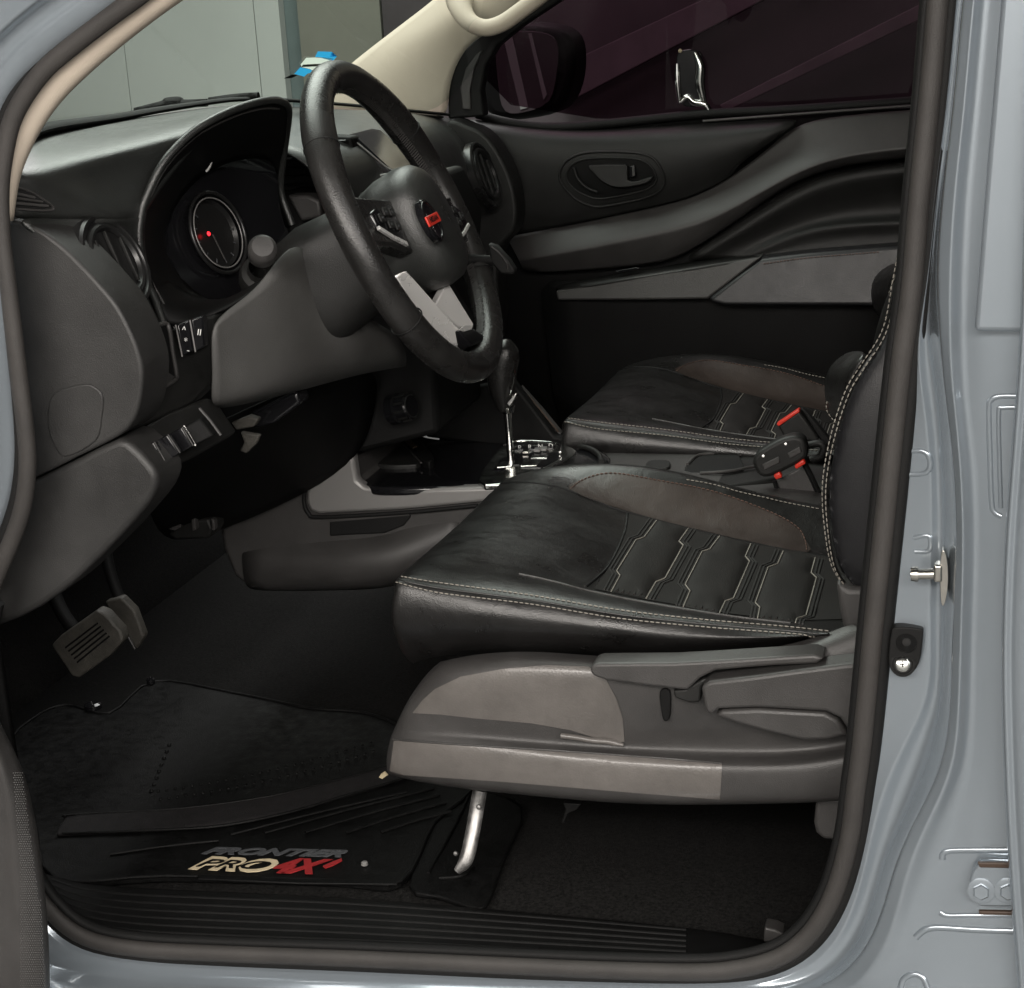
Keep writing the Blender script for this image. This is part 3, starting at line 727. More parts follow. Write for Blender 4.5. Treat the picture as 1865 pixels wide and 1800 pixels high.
# ---- instrument cluster
ic = part('instrument_cluster', TR, Q(400, 400, .36), 'hooded instrument cluster with a lit red warning light')
VE = [(304, 606, .20), (282, 545, .195), (262, 500, .19), (253, 433, .19), (258, 383, .195), (273, 343, .205), (300, 293, .22), (343, 247, .25), (383, 220, .275), (433, 197, .32), (480, 184, .37), (510, 184, .43), (526, 200, .47), (522, 247, .51), (515, 300, .53), (512, 350, .54), (532, 410, .54)]
VI = [(420, 560, .28), (372, 545, .30), (332, 512, .31), (308, 462, .32), (305, 420, .33), (318, 380, .34), (340, 345, .36), (370, 318, .39), (405, 300, .42), (440, 290, .45), (470, 288, .48), (492, 292, .50), (503, 305, .52), (505, 320, .54), (506, 345, .55), (508, 375, .56), (520, 420, .56)]
rows = []
for e, i in zip(VE, VI):
    e = V(e); i = V(i)
    f2 = lambda t: tuple(e.lerp(i, t))
    rows.append([(e.x-3, e.y-3, e.z+.012), tuple(e), f2(.10), f2(.16), f2(.5), f2(1)])
grid('visor', rows, M_dark, ic, 2, .002)
tube('visor_lip', [W3(p) for p in VE], .0042, M_dash, ic, 8)
tube('visor_lip', [W3(tuple(V(e).lerp(V(i), .13))) for e, i in zip(VE[:12], VI[:12])], .0016, M_grey, ic, 6)
gc, gn, g1, g2 = iframe(398, 424, .375, (20, 56), .55)
fpts = [QP(p[0], p[1], gc-gn*.012, gn) for p in VI]
prism('dial_face', fpts, gn*-.01, M_gloss, ic, 0)
for rr_, tt_, mm_ in ((.0400, .0008, M_trimsilver), (.046, .0022, M_vent)):
    tube('gauge_ring', [gc+(g1*cos(2*pi*k/40)+g2*sin(2*pi*k/40))*rr_ for k in range(40)], tt_, mm_, ic, 8, closed=True, res=1)
lathe('gauge_cup', gc, gn, [(.0385, -.004), (.036, -.009), (0, -.0095)], M_vent, ic, 40, g1)
box('needle', gc+g1*.016+g2*-.006, (g1*.9+g2*.3, gn, (g1*.9+g2*.3).cross(gn)), (.016, .0006, .0007), M_knee, ic, 0)
lathe('warning_light', QP(380, 426, gc-gn*.003, gn), gn, [(.0026, 0), (.002, .001), (0, .0012)], M_led, ic, 14)
for k in range(9):
    a_ = -2.3+k*.5
    box('tick', gc+(g1*cos(a_)+g2*sin(a_))*.032-gn*.005, (g1*cos(a_)+g2*sin(a_), g1*-sin(a_)+g2*cos(a_), gn), (.0026, .0006, .0003), M_greyprint, ic, 0)
slab('reset_stem', [(374, 312), (380, 304), (385, 296), (382, 306), (376, 314)], .36, .003, M_white, ic, 0)
# cluster lower surround
grid('lower_surround', [[(304, 600, .20), (345, 588, .21), (386, 572, .20), (430, 552, .225), (475, 520, .25)], [(282, 545, .197), (330, 560, .22), (372, 556, .23), (425, 540, .25), (480, 500, .27)], [(300, 500, .24), (332, 528, .28), (372, 548, .29), (425, 545, .29), (490, 500, .30)]], M_dark, ic, 2, .002)

# ---- steering wheel
tau, yw = radians(24), radians(2)
WA = V((cos(tau)*cos(yw), cos(tau)*sin(yw), sin(tau))); WH = V((-sin(yw), cos(yw), 0)); WW = WA.cross(WH)
WC = Q(742, 405, .38)
def WP(px, py, off=0): return QP(px, py, WC+WA*off, WA)
def WR(th, R=.172, off=0): return WC+(WH*cos(th)+WW*sin(th))*R+WA*off
swl = part('steering_wheel', TR, WC, 'black leather three-spoke steering wheel with silver lower spokes')
n_ = 96
rr = []
for k in range(n_):
    d = math.degrees(2*pi*k/n_) % 360
    g = max(0, 1-min(abs(d-40), abs(d-140))/24)
    rr.append(.0172+.0016*g)
rim = tube('rim', [WR(2*pi*k/n_) for k in range(n_)], rr, M_rimleather, swl, 22, side=WA, flat=.97, closed=True, res=1)
for px, py in ((583, 272), (766, 222), (722, 600), (893, 492)):
    th = min((k*2*pi/720 for k in range(720)), key=lambda t: (lambda d: d.x**2+d.y**2)((lambda q: V(((q-CAM).dot(RT)/(q-CAM).dot(VD)*F+932.5-px, -(q-CAM).dot(UP)/(q-CAM).dot(VD)*F+900-py)))(WR(t))))
    ed = WR(th)-WC; ed.normalize()
    tube('rim_seam', [WR(th)+(ed*cos(u)+WA*sin(u))*.0181 for u in [2*pi*k/20 for k in range(20)]], .0009, M_rubberd, swl, 6, closed=True, res=1)
for dth in (-.006, .006):
    stitch('rim_stitching', [WR(radians(d), .172-.0168, .004*(1 if dth > 0 else -1)) for d in range(-68, 100, 8)], M_thread_dark, swl, .004, .003, .0009)
# cross stitches on the inner rim
bm = bmesh.new()
for k in range(0, 150):
    th = radians(-70+k*1.12); p = WR(th, .172-.0172); t = (-WH*sin(th)+WW*cos(th)); s_ = 1 if k % 2 else -1
    a, b = p-t*.001-WA*.0045, p+t*.002+WA*.0045
    ed = (WC-p).normalized()
    vs4 = [bm.verts.new(q+ed*.0014+u) for q in (a, b) for u in (t*.0009, -t*.0009)]
    bm.faces.new((vs4[0], vs4[1], vs4[3], vs4[2]))
obj('rim_lacing', bm, M_grey, swl, 180)
def loft_super(name, secs, mt, parent, ex=2.6, seg=40, label=None):
    """secs: (offset along WA, half width, half height, shift along WW)"""
    bm = bmesh.new(); rg = []
    for off, hw, hh, sh_ in secs:
        if hw <= 0: rg.append([bm.verts.new(WC+WA*off+WW*sh_)]); continue
        ring = []
        for k in range(seg):
            a = 2*pi*k/seg; c_, s_ = cos(a), sin(a)
            x = math.copysign(abs(c_)**(2/ex), c_)*hw; y = math.copysign(abs(s_)**(2/ex), s_)*hh
            x *= 1+.06*(y/hh if hh else 0)
            ring.append(bm.verts.new(WC+WA*off+WW*(sh_+y)+WH*x))
        rg.append(ring)
    for A, B in zip(rg, rg[1:]):
        for k in range(seg):
            k2 = (k+1) % seg
            if len(B) == 1: bm.faces.new((A[k], A[k2], B[0]))
            elif len(A) == 1: bm.faces.new((A[0], B[k], B[k2]))
            else: bm.faces.new((A[k], A[k2], B[k2], B[k]))
    bmesh.ops.recalc_face_normals(bm, faces=bm.faces)
    o = obj(name, bm, mt, parent, 180, label)
    return o
loft_super('airbag_cover', [(-.040, .040, .045, -.012), (-.034, .050, .060, -.012), (-.01, .054, .067, -.012), (.014, .055, .069, -.012), (.028, .052, .066, -.012), (.036, .046, .059, -.012), (.0405, .035, .045, -.012), (.042, .018, .024, -.012), (.0422, 0, 0, -.012)], M_dash, swl, 2.4)
ec = WC+WA*.040+WW*-.006; ec = WP(784, 402, .0415)
lathe('emblem', ec, WA, [(.0245, -.004), (.0245, .001), (.023, .0025), (.021, .0015), (0, .002)], M_gloss, swl, 40, WW)
tube('emblem_ring', [ec+WA*.002+(WH*cos(2*pi*k/32)+WW*sin(2*pi*k/32))*.0205 for k in range(32)], .0014, M_gloss, swl, 8, closed=True, res=1)
box('emblem_bar', ec+WA*.003, (WH, WW, WA), (.022, .0055, .0012), M_redbtn, swl, .0006)
text('emblem_lettering', 'NISSAN', ec+WA*.0044, WH, WW, .0085, M_dark, swl, .0002)
# side spokes and switch pads (wheel turned a little)
WH0, WW0 = WH, WW
WH, WW = WH0*cos(radians(9))-WW0*sin(radians(9)), WW0*cos(radians(9))+WH0*sin(radians(9))
for sgn in (-1, 1):
    P = [WC+WH*sgn*x+WW*y+WA*z for x, y, z in ((.048, .022, .010), (.10, .020, .012+(.009 if sgn > 0 else 0)), (.162, .026, .006), (.164, -.026, .006), (.10, -.032, .010+(.009 if sgn > 0 else 0)), (.048, -.040, .010))]
    prism('spoke', P, WA*-.020, M_rimleather, swl, .004)
    P = [WC+WH*sgn*x+WW*y+WA*(.013+(.010 if sgn > 0 else 0)) for x, y in ((.066, .014), (.10, .014), (.132, .004), (.130, -.014), (.10, -.024), (.068, -.030))]
    prism('switch_pad', P, WA*-.006, M_gloss, swl, .0025)
    prism('pad_trim', [WC+WH*sgn*x+WW*y+WA*(.0145+(.010 if sgn > 0 else 0)) for x, y in ((.070, -.029), (.10, -.0215), (.130, -.011), (.131, -.015), (.10, -.026), (.070, -.034))], WA*-.004, M_silver, swl, .0008)
    for bx, by in ((.078, .004), (.078, -.012), (.096, .004), (.096, -.010), (.114, -.003)):
        box('pad_button', WC+WH*sgn*bx+WW*by+WA*(.0145+(.010 if sgn > 0 else 0)), (WH, WW, WA), (.006, .0045, .0014), M_plastic, swl, .001)
        box('pad_symbol', WC+WH*sgn*bx+WW*by+WA*(.0161+(.010 if sgn > 0 else 0)), (WH, WW, WA), (.0022, .0009, .0002), M_greyprint, swl, 0)
WH, WW = WH0, WW0
# lower spoke: two silver arms with a leather foot
lo1 = [(721, 506, -.008), (731, 494, 0), (742, 493, .006), (772, 527, .006), (815, 575, .006), (858, 620, .004), (857, 630, .0), (822, 628, -.008), (785, 598, -.010), (755, 567, -.010)]
prism('silver_arm', [WP(x, y, o_) for x, y, o_ in lo1], WA*-.014, M_silver, swl, .0025)
lo2 = [(816, 513), (840, 552), (864, 590), (861, 597), (834, 597), (793, 556)]
prism('silver_arm', [WP(x, y, o_) for (x, y), o_ in zip(lo2, (.010, .010, .010, .006, -.002, -.002))], WA*-.012, M_silver, swl, .002)
prism('spoke_foot', [WP(x, y, .006) for x, y in [(836, 600), (863, 599), (881, 610), (882, 622), (860, 630), (848, 618)]], WA*-.014, M_gloss, swl, .002)
prism('spoke_badge', [WP(x, y, .0075) for x, y in [(838, 600), (846, 592), (862, 593), (860, 600), (845, 604)]], WA*-.003, M_silver, swl, .0008)
prism('spoke_back', [WP(x, y, -.012) for x, y in [(716, 500), (820, 505), (885, 612), (862, 640), (820, 636), (750, 575)]], WA*-.010, M_dark, swl, .003)
# column cover and stalks
scv = part('column_cover', TR, WC-WA*.1, 'black steering column cover')
loft_super('shroud', [(-.025, .045, .045, -.005), (-.03, .050, .050, -.005), (-.06, .058, .058, -.010), (-.11, .066, .066, -.016), (-.135, .066, .064, -.02), (-.145, .060, .058, -.02), (-.150, .05, .05, -.02), (-.16, 0, 0, -.02)], M_plastic, scv, 3.4)
sk = part('indicator_stalk', TR, Q(476, 470, .25), 'stubby indicator stalk with a grey end knob')
c0 = Q(474, 505, .29); c1 = Q(478, 455, .232)
ax_ = (c1-c0).normalized()
lathe('stalk_barrel', c0, ax_, [(.019, -.03), (.0225, -.01), (.0225, .006), (.020, .014), (.0145, .018), (.013, .03)], M_plastic, sk, 32)
lathe('stalk_knob', c1, ax_, [(.010, -.02), (.0145, -.014), (.0152, 0), (.0145, .005), (.011, .009), (0, .010)], M_grey, sk, 32)
tube('stalk_arm', [c0, WC-WA*.10], [.012, .014], M_plastic, sk, 12, res=1)
wsx = part('wiper_stalk', TR, Q(915, 475, .52))
slab('stalk_blade', [(888, 444), (903, 449), (926, 474), (938, 493), (934, 500), (912, 500), (893, 478)], .53, .014, M_rubberd, wsx, .004)
tube('stalk_line', [Q(895, 450, .528), Q(910, 462, .528), Q(924, 482, .528), Q(923, 495, .528)], .0009, M_grey, wsx, 6)
tube('stalk_arm', [Q(905, 475, .54), WC-WA*.10+WH*.05], [.006, .008], M_rubberd, wsx, 10, res=1)

# ---- centre vents, display, stack
cv = part('centre_vent', TR, Q(545, 300, .66), 'slatted centre air vent beside the cluster')
slab('vent_frame', [(505, 242), (640, 250), (660, 350), (505, 352)], .70, .03, M_dark, cv, .004)
for k in range(6):
    y = 258+k*15
    tube('vane', [Q(508, y+3, .685), Q(560, y, .69), Q(630, y-2, .695)], .0028, M_plastic, cv, 8, side=(0, 0, 1), flat=.35, res=1)
slab('vane_tab', [(514, 288), (531, 287), (531, 290), (514, 291)], .680, .004, M_trimsilver, cv, 0)
cdp = part('centre_display', TR, Q(680, 290, .78), 'dark centre display with thin silver edge')
slab('display_body', [(628, 246), (648, 250), (708, 306), (738, 318), (742, 345), (640, 352), (600, 330)], .72, .10, M_gloss, cdp, .003)
tube('display_edge', [Q(x, y, .716) for x, y in ((628, 246), (660, 268), (706, 306), (730, 314), (741, 330))], .0011, M_trimsilver, cdp, 8)
slab('display_button', [(630, 292), (650, 283), (672, 300), (660, 316), (634, 318)], .712, .006, M_plastic, cdp, .001)
slab('display_button', [(648, 283), (664, 296), (656, 300), (644, 290)], .708, .004, M_silver, cdp, .001)
slab('display_lower_trim', [(640, 338), (690, 318), (735, 312), (742, 322), (700, 332), (650, 346)], .708, .01, M_trimsilver, cdp, .002)
slab('stack_wing', [(522, 356), (560, 356), (582, 366), (585, 396), (548, 404)], .60, .03, M_grey, cdp, .004)
csk = part('centre_stack', TR, Q(720, 680, .62), 'black centre stack with climate control knobs')
slab('stack_body', [(500, 352, .62), (660, 352, .64), (760, 330, .66), (800, 420, .66), (790, 600, .64), (800, 790, .64), (650, 828, .63), (600, 700, .62)], 0, .2, M_dark, csk, .008)
def knob(px, py, Y, r, par):
    c, n, e1, e2 = iframe(px, py, Y, (12, 60), .55)
    lathe('climate_knob', c, n, [(r*1.15, -.012), (r*1.15, 0), (r, .002), (r*.95, .016), (r*.8, .019), (0, .0185)], M_gloss, par, 32, e1)
    tube('knob_ring', [c+n*.0185+(e1*cos(2*pi*k/24)+e2*sin(2*pi*k/24))*r*.82 for k in range(24)], .0007, M_plastic, par, 6, closed=True, res=1)
    for k in range(10):
        a_ = 2*pi*k/10
        box('knob_rib', c+n*.009+(e1*cos(a_)+e2*sin(a_))*r, (n, e1*-sin(a_)+e2*cos(a_), e1*cos(a_)+e2*sin(a_)), (.007, .0013, .001), M_plastic, par, 0)
knob(728, 744, .61, .017, csk); knob(772, 706, .70, .015, csk)

# ---- centre console
co = part('centre_console', TR, Q(750, 950, .62), 'dark centre console with satin silver side trim')
slab('console_side', [(396, 944), (470, 912), (565, 871), (640, 836), (652, 884), (720, 893), (900, 892), (1250, 900), (1500, 925), (1500, 1120), (900, 1085), (730, 1068), (560, 1072), (455, 1074), (425, 1050), (405, 1000)], .625, .20, M_grey, co, .008)
slab('silver_trim', [(569, 867), (643, 827), (646, 850), (650, 876), (664, 887), (720, 892), (898, 887), (1000, 884), (985, 905), (862, 917), (733, 929), (582, 937), (564, 931), (558, 915), (559, 892)], .617, .02, M_trimsilver, co, .005)
tube('trim_shadow_line', [Q(x, y, .6195) for x, y in cr2([(566, 866), (556, 890), (554, 916), (562, 935), (584, 942), (735, 934), (870, 921)], 4, False)], .0028, M_rubberd, co, 8, res=1)
slab('pocket_slot', [(600, 948), (745, 936), (748, 942), (735, 958), (700, 972), (600, 977)], .6225, .01, M_rubberd, co, .002)
slab('pocket_lip', [(600, 944), (744, 934), (746, 940), (600, 952)], .6205, .008, M_grey, co, .001)
grid('lower_bulge', [[(440, 985, .634), (600, 978, .632), (700, 974, .630), (746, 950, .630), (840, 930, .634)], [(440, 1020, .618), (600, 1015, .600), (690, 1010, .594), (745, 1000, .602), (835, 965, .618)], [(445, 1068, .622), (600, 1066, .604), (690, 1064, .600), (745, 1050, .606), (830, 1000, .620)], [(460, 1078, .64), (600, 1076, .63), (690, 1074, .63), (745, 1062, .63), (830, 1020, .63)]], M_grey, co, 2, .003)
CZ = .773
topP = [QZ(x, y, CZ) for x, y in cr2([(645, 838), (655, 815), (690, 792), (735, 775), (760, 790), (800, 800), (910, 806), (1050, 808), (1098, 822), (1110, 840), (1060, 868), (985, 880), (900, 884), (720, 888), (668, 884), (650, 868)], 3)]
prism('top_bezel', topP, V((0, 0, -.012)), M_gloss, co, .004)
prism('tray_lid', [QZ(x, y, CZ+.006) for x, y in cr2([(667, 824), (690, 806), (724, 799), (745, 818), (766, 842), (730, 847), (695, 846), (675, 838)], 3)], V((0, 0, -.008)), M_plastic, co, .002)
tube('lid_edge', [QZ(724, 799, CZ+.007), QZ(745, 820, CZ+.007), QZ(767, 843, CZ+.007)], .0012, M_grey, co, 6, res=1)
prism('usb_socket', [QZ(x, y, CZ+.012) for x, y in ((738, 802), (746, 799), (760, 812), (752, 815))], V((0, 0, -.006)), M_brownmark, co, .001)
prism('socket_panel', [QZ(x, y, CZ+.010) for x, y in cr2([(728, 797), (745, 790), (778, 815), (790, 835), (772, 838)], 3)], V((0, 0, -.012)), M_dark, co, .002)
# inner wall of the far side of the tray and passenger side edge
slab('far_rail', [(775, 797), (775, 755), (800, 720), (930, 690), (1010, 795), (1095, 815), (1095, 828), (900, 812)], .845, .02, M_dark, co, .004)
tube('far_edge_trim', [Q(947, 706, .87), Q(985, 748, .87), Q(1020, 791, .87)], .0055, M_grey, co, 8, res=1)
tube('far_edge_line', [Q(944, 702, .862), Q(980, 742, .862), Q(1017, 787, .862)], .0014, M_brownmark, co, 6, res=1)
# shift gate
sg = part('shift_gate', TR, QZ(950, 845, CZ), 'chrome shift gate plate around the gear lever')
prism('gate_plate', [QZ(x, y, CZ+.006) for x, y in cr2([(870, 876), (898, 830), (918, 812), (950, 804), (1010, 806), (1044, 816), (1046, 826), (1010, 848), (962, 872), (905, 882)], 2)], V((0, 0, -.008)), M_brushed, sg, .002)
prism('gate_slot', [QZ(x, y, CZ+.0072) for x, y in ((898, 856), (910, 838), (936, 826), (1018, 824), (1022, 832), (985, 852), (950, 852), (945, 846), (925, 848), (915, 858))], V((0, 0, -.002)), M_gloss, sg, .0005)
for pts in ([(905, 851), (932, 849), (938, 839), (914, 841)], [(948, 849), (978, 847), (986, 838), (954, 837)], [(966, 834), (996, 834), (1000, 828), (970, 828)]):
    prism('gate_tooth', [QZ(x, y, CZ+.0082) for x, y in pts], V((0, 0, -.002)), M_brushed, sg, .0006)
prism('gate_window', [QZ(x, y, CZ+.0078) for x, y in ((935, 820), (1008, 816), (1012, 811), (942, 812))], V((0, 0, -.002)), M_gloss, sg, .0005)
for k_, ch in enumerate('PRND'):
    text('gate_letter', ch, QZ(946+k_*19, 816-k_*1.2, CZ+.0082), RT, UP, .009, M_white, sg, .0002)
tube('gate_rim', [QZ(x, y, CZ+.010) for x, y in cr2([(915, 812), (940, 804), (990, 805), (1018, 810), (1020, 824)], 4, False)], .0016, M_chrome, sg, 8, res=1)
for x, y in ((957, 820), (978, 817), (990, 815)):
    prism('gate_window', [QZ(x+a, y+b, CZ+.0115) for a, b in ((-6, 3), (5, 3), (7, -2), (-4, -2))], V((0, 0, -.003)), M_brass if x == 957 else M_trimsilver, sg, .0006)
tube('selector_track', [QZ(x, y, CZ+.004) for x, y in cr2([(1052, 812), (1075, 818), (1092, 830), (1095, 842)], 4, False)], .004, M_plastic, co, 8, res=1)
gl = part('gear_lever', TR, QZ(930, 830, CZ), 'gear lever with black leather knob and chrome shaft')
gp = [QZ(930, 832, CZ+.005)] 
GY = gp[0].y
tube('shaft', [gp[0], Q(928, 800, GY), Q(926, 770, GY), Q(924, 745, GY)], [.0052, .0048, .0050, .0060], M_chrome, gl, 12)
tube('knob', [Q(922, 748, GY), Q(919, 735, GY), Q(914, 700, GY), Q(915, 668, GY), Q(921, 644, GY), Q(930, 630, GY), Q(934, 626, GY)], [.009, .0135, .0185, .0205, .020, .0135, .004], M_rimleather, gl, 20)
tube('collar', [Q(926, 752, GY), Q(924, 740, GY)], [.0078, .0112], M_chrome, gl, 16, res=1)
slab('release_button', [(921, 735), (936, 718), (941, 716), (938, 728), (928, 742)], GY-.018, .012, M_chrome, gl, .0015)
tube('knob_seam', [Q(928, 720, GY-.0135), Q(936, 690, GY-.012), Q(936, 660, GY-.010), Q(930, 640, GY-.008)], .0011, M_chrome, gl, 6)

# ---- rear of console: tray between the seats
ct = part('console_tray', TR, Q(1320, 850, .73), 'open storage tray between the seats')
TZ = .765
prism('tray_rim', [QZ(x, y, TZ) for x, y in ((1180, 862), (1256, 842), (1300, 828), (1340, 822), (1390, 828), (1420, 870), (1300, 890), (1200, 880))], V((0, 0, -.05)), M_plastic, ct, .004)
prism('tray_well', [QZ(x, y, TZ+.003) for x, y in cr2([(1246, 858), (1268, 832), (1300, 828), (1338, 824), (1350, 838), (1352, 855), (1300, 860)], 3)], V((0, 0, -.004)), M_rubberd, ct, .001)
tube('tray_edge', [QZ(x, y, TZ+.004) for x, y in cr2([(1252, 846), (1270, 830), (1300, 826), (1337, 822), (1348, 828)], 4, False)], .0022, M_grey, ct, 8, res=1)
tube('tray_edge', [QZ(x, y, TZ+.004) for x, y in cr2([(1275, 862), (1330, 858), (1372, 850), (1420, 846)], 4, False)], .002, M_grey, ct, 8, res=1)
prism('tray_insert', [QZ(x, y, TZ+.006) for x, y in cr2([(1176, 846), (1185, 838), (1215, 838), (1221, 845), (1215, 852), (1182, 852)], 3)], V((0, 0, -.006)), M_plastic, ct, .0015)

# ---- seat belt buckles
b1 = part('seat_belt_buckle', TR, Q(1420, 830, .69), "driver's black seat belt buckle with red release ends")
slab('buckle_body', [(1371, 846), (1377, 828), (1400, 812), (1426, 799), (1449, 795), (1465, 803), (1470, 828), (1460, 841), (1409, 867), (1384, 868)], .672, .026, M_plastic, b1, .005, sm=3)
slab('buckle_slot', [(1388, 846), (1418, 832), (1420, 843), (1392, 857)], .6705, .004, M_grey, b1, .001)
slab('buckle_slot', [(1434, 826), (1456, 814), (1460, 825), (1438, 836)], .6705, .004, M_grey, b1, .001)
for x, y in ((1390, 831), (1431, 809)): lathe('rivet', Q(x, y, .671), V((0, -1, .2)), [(.0018, 0), (.0015, .0008), (0, .001)], M_silver, b1, 10)
slab('release_button', [(1408, 866), (1420, 860), (1425, 870), (1413, 875)], .670, .010, M_redbtn, b1, .002)
slab('release_button', [(1446, 849), (1463, 837), (1468, 845), (1450, 856)], .670, .010, M_redbtn, b1, .002)
slab('stalk', [(1412, 876), (1466, 848), (1503, 925), (1424, 900)], .69, .010, M_grey, b1, .002)
tube('stalk_edge', [Q(1410, 876, .688), Q(1416, 892, .688), Q(1428, 902, .688)], .0028, M_rubberd, b1, 6)
tube('stalk_edge', [Q(1466, 846, .688), Q(1482, 878, .688), Q(1502, 925, .688)], .004, M_rubberd, b1, 6)
b2 = part('seat_belt_buckle', TR, Q(1450, 785, .77), "passenger's grey seat belt buckle with a thin red top")
slab('buckle_body', [(1416, 775), (1455, 749), (1492, 800), (1486, 806), (1430, 800)], .77, .022, M_plastic, b2, .003)
slab('release_button', [(1414, 773), (1454, 746), (1457, 750), (1418, 777)], .767, .014, M_redbtn, b2, .001)
slab('stalk', [(1458, 744), (1468, 748), (1520, 810), (1512, 822), (1492, 800)], .78, .012, M_rubberd, b2, .003)
tube('belt_loop', [Q(x, y, .74) for x, y in cr2([(1470, 812), (1492, 808), (1500, 816), (1494, 832), (1476, 838)], 4, False)], .005, M_plastic, b2, 8, res=1)

# ---- seats
ds = part('driver_seat', TR, (.05, .38, .46), "driver's black leather seat with quilted centre and pale stitching")
cols = [(.150, [(745, 1212), (775, 1198), (866, 1190), (1020, 1192), (1175, 1204), (1300, 1198), (1420, 1182), (1560, 1160)]),
        (.132, [(722, 1195), (763, 1186), (866, 1179), (1020, 1183), (1175, 1197), (1300, 1190), (1420, 1174), (1560, 1152)]),
        (.108, [(701, 1135), (740, 1138), (866, 1140), (1020, 1150), (1175, 1166), (1300, 1170), (1420, 1163), (1560, 1150)]),
        (.112, [(708, 1085), (745, 1092), (866, 1108), (1020, 1125), (1175, 1146), (1300, 1157), (1420, 1158), (1560, 1157)]),
        (.117, [(714, 1060), (750, 1068), (866, 1090), (1020, 1108), (1175, 1130), (1300, 1143), (1420, 1152), (1560, 1158)]),
        (.124, [(719, 1050), (760, 1055), (866, 1072), (1020, 1093), (1175, 1116), (1300, 1131), (1420, 1141), (1560, 1151)]),
        (.16, [(733, 1034), (790, 1036), (880, 1046), (1020, 1068), (1175, 1096), (1300, 1114), (1420, 1128), (1560, 1140)]),
        (.215, [(758, 1012), (850, 1012), (950, 1040), (1065, 1072), (1175, 1097), (1300, 1114), (1420, 1124), (1560, 1132)]),
        (.30, [(796, 980), (900, 974), (1010, 1000), (1100, 1036), (1200, 1062), (1310, 1082), (1425, 1096), (1560, 1108)]),
        (.38, [(830, 950), (940, 938), (1044, 956), (1132, 992), (1230, 1020), (1335, 1046), (1432, 1062), (1560, 1082)]),
        (.46, [(864, 918), (955, 904), (1044, 920), (1134, 955), (1240, 985), (1350, 1012), (1440, 1028), (1560, 1048)]),
        (.52, [(893, 890), (965, 874), (1036, 892), (1133, 930), (1249, 961), (1366, 989), (1445, 1004), (1560, 1024)]),
        (.56, [(905, 880), (980, 860), (1055, 862), (1150, 872), (1255, 896), (1356, 925), (1445, 948), (1560, 965)]),
        (.585, [(914, 868), (990, 846), (1066, 836), (1166, 838), (1260, 857), (1349, 881), (1432, 901), (1560, 925)])]
def seat_rows():
    R_ = []
    for i in range(8): R_.append([Q(*c_[i], Y) for Y, c_ in cols])
    for r_ in R_:                                   # inner side going down, away from the camera
        e = r_[-1]; r_.append(e+V((.0, .03, -.02))); r_.append(e+V((0, .035, -.07)))
    f0 = [p+V((-.008, 0, -.016)) for p in R_[0]]      # front roll goes down
    f1 = [p+V((-.004, 0, -.055)) for p in R_[0]]
    f2 = [p+V((.02, 0, -.085)) for p in R_[0]]
    for k in range(0, 5):
        f0[k] = R_[0][k]+V((.004, .02, -.003)); f1[k] = R_[0][k]+V((.01, .05, -.006)); f2[k] = R_[0][k]+V((.02, .06, -.008))
    return [f2, f1, f0]+R_
SR = seat_rows()
cu = grid('cushion', SR, M_leather, ds, 4, 0)
T_cu = bvh(cu)
def seam(parent, pts, nm='stitching', mt=M_thread, trees=None, off=.0006, **kw):
    return stitch(nm, hits(pts, trees or T_cu, off, 8), mt, parent, **kw)
shared = [cu]
up_s = [(722, 1049), (760, 1056), (814, 1064), (969, 1085), (1123, 1111), (1278, 1129), (1432, 1142), (1514, 1151)]
lo_s = [(716, 1059), (760, 1071), (814, 1082), (969, 1101), (1123, 1126), (1278, 1142), (1432, 1154), (1504, 1162)]
shared.append(seam(ds, up_s)); shared.append(seam(ds, lo_s))
mid = [((a[0]+b[0])/2, (a[1]+b[1])/2) for a, b in zip(up_s, lo_s)]
shared.append(tube('seam', hits(mid, T_cu, -.0004, 6), .0016, M_leather, ds, 8, res=1))
# centre seam piping near side, seams of the front roll and inner bolster
shared.append(tube('piping', hits([(945, 1046), (1000, 1058), (1072, 1077), (1175, 1098), (1329, 1123), (1440, 1136)], T_cu, .0004, 6), .0012, M_grey, ds, 6, res=1))
shared.append(tube('seam', hits([(1143, 936), (1140, 960), (1132, 985), (1110, 1029), (1088, 1052), (1066, 1070)], T_cu, .0002, 6), .0016, M_rubberd, ds, 6, res=1))
shared.append(tube('seam', hits([(905, 882), (950, 879), (1000, 884), (1033, 893), (1083, 912), (1133, 931), (1249, 962), (1366, 989), (1509, 1016)], T_cu, .0002, 6), .0014, M_rubberd, ds, 6, res=1))
bol = conform('inner_bolster', [(1037, 893), (1066, 873), (1116, 863), (1199, 876), (1299, 896), (1399, 932), (1449, 959), (1465, 982), (1470, 1008), (1366, 988), (1249, 961), (1133, 930)], T_cu, .0014, M_brown, ds, 6, .001, sm=3)
shared.append(bol)
T2 = T_cu+bvh(bol)
shared.append(seam(ds, [(1037, 892), (1066, 872), (1116, 862), (1199, 875), (1299, 895), (1399, 931), (1449, 958), (1465, 981), (1470, 1006)], mt=M_thread_red, trees=T2))
shared.append(seam(ds, [(1250, 874), (1299, 883), (1349, 897), (1390, 906), (1432, 916), (1495, 928)], mt=M_thread))
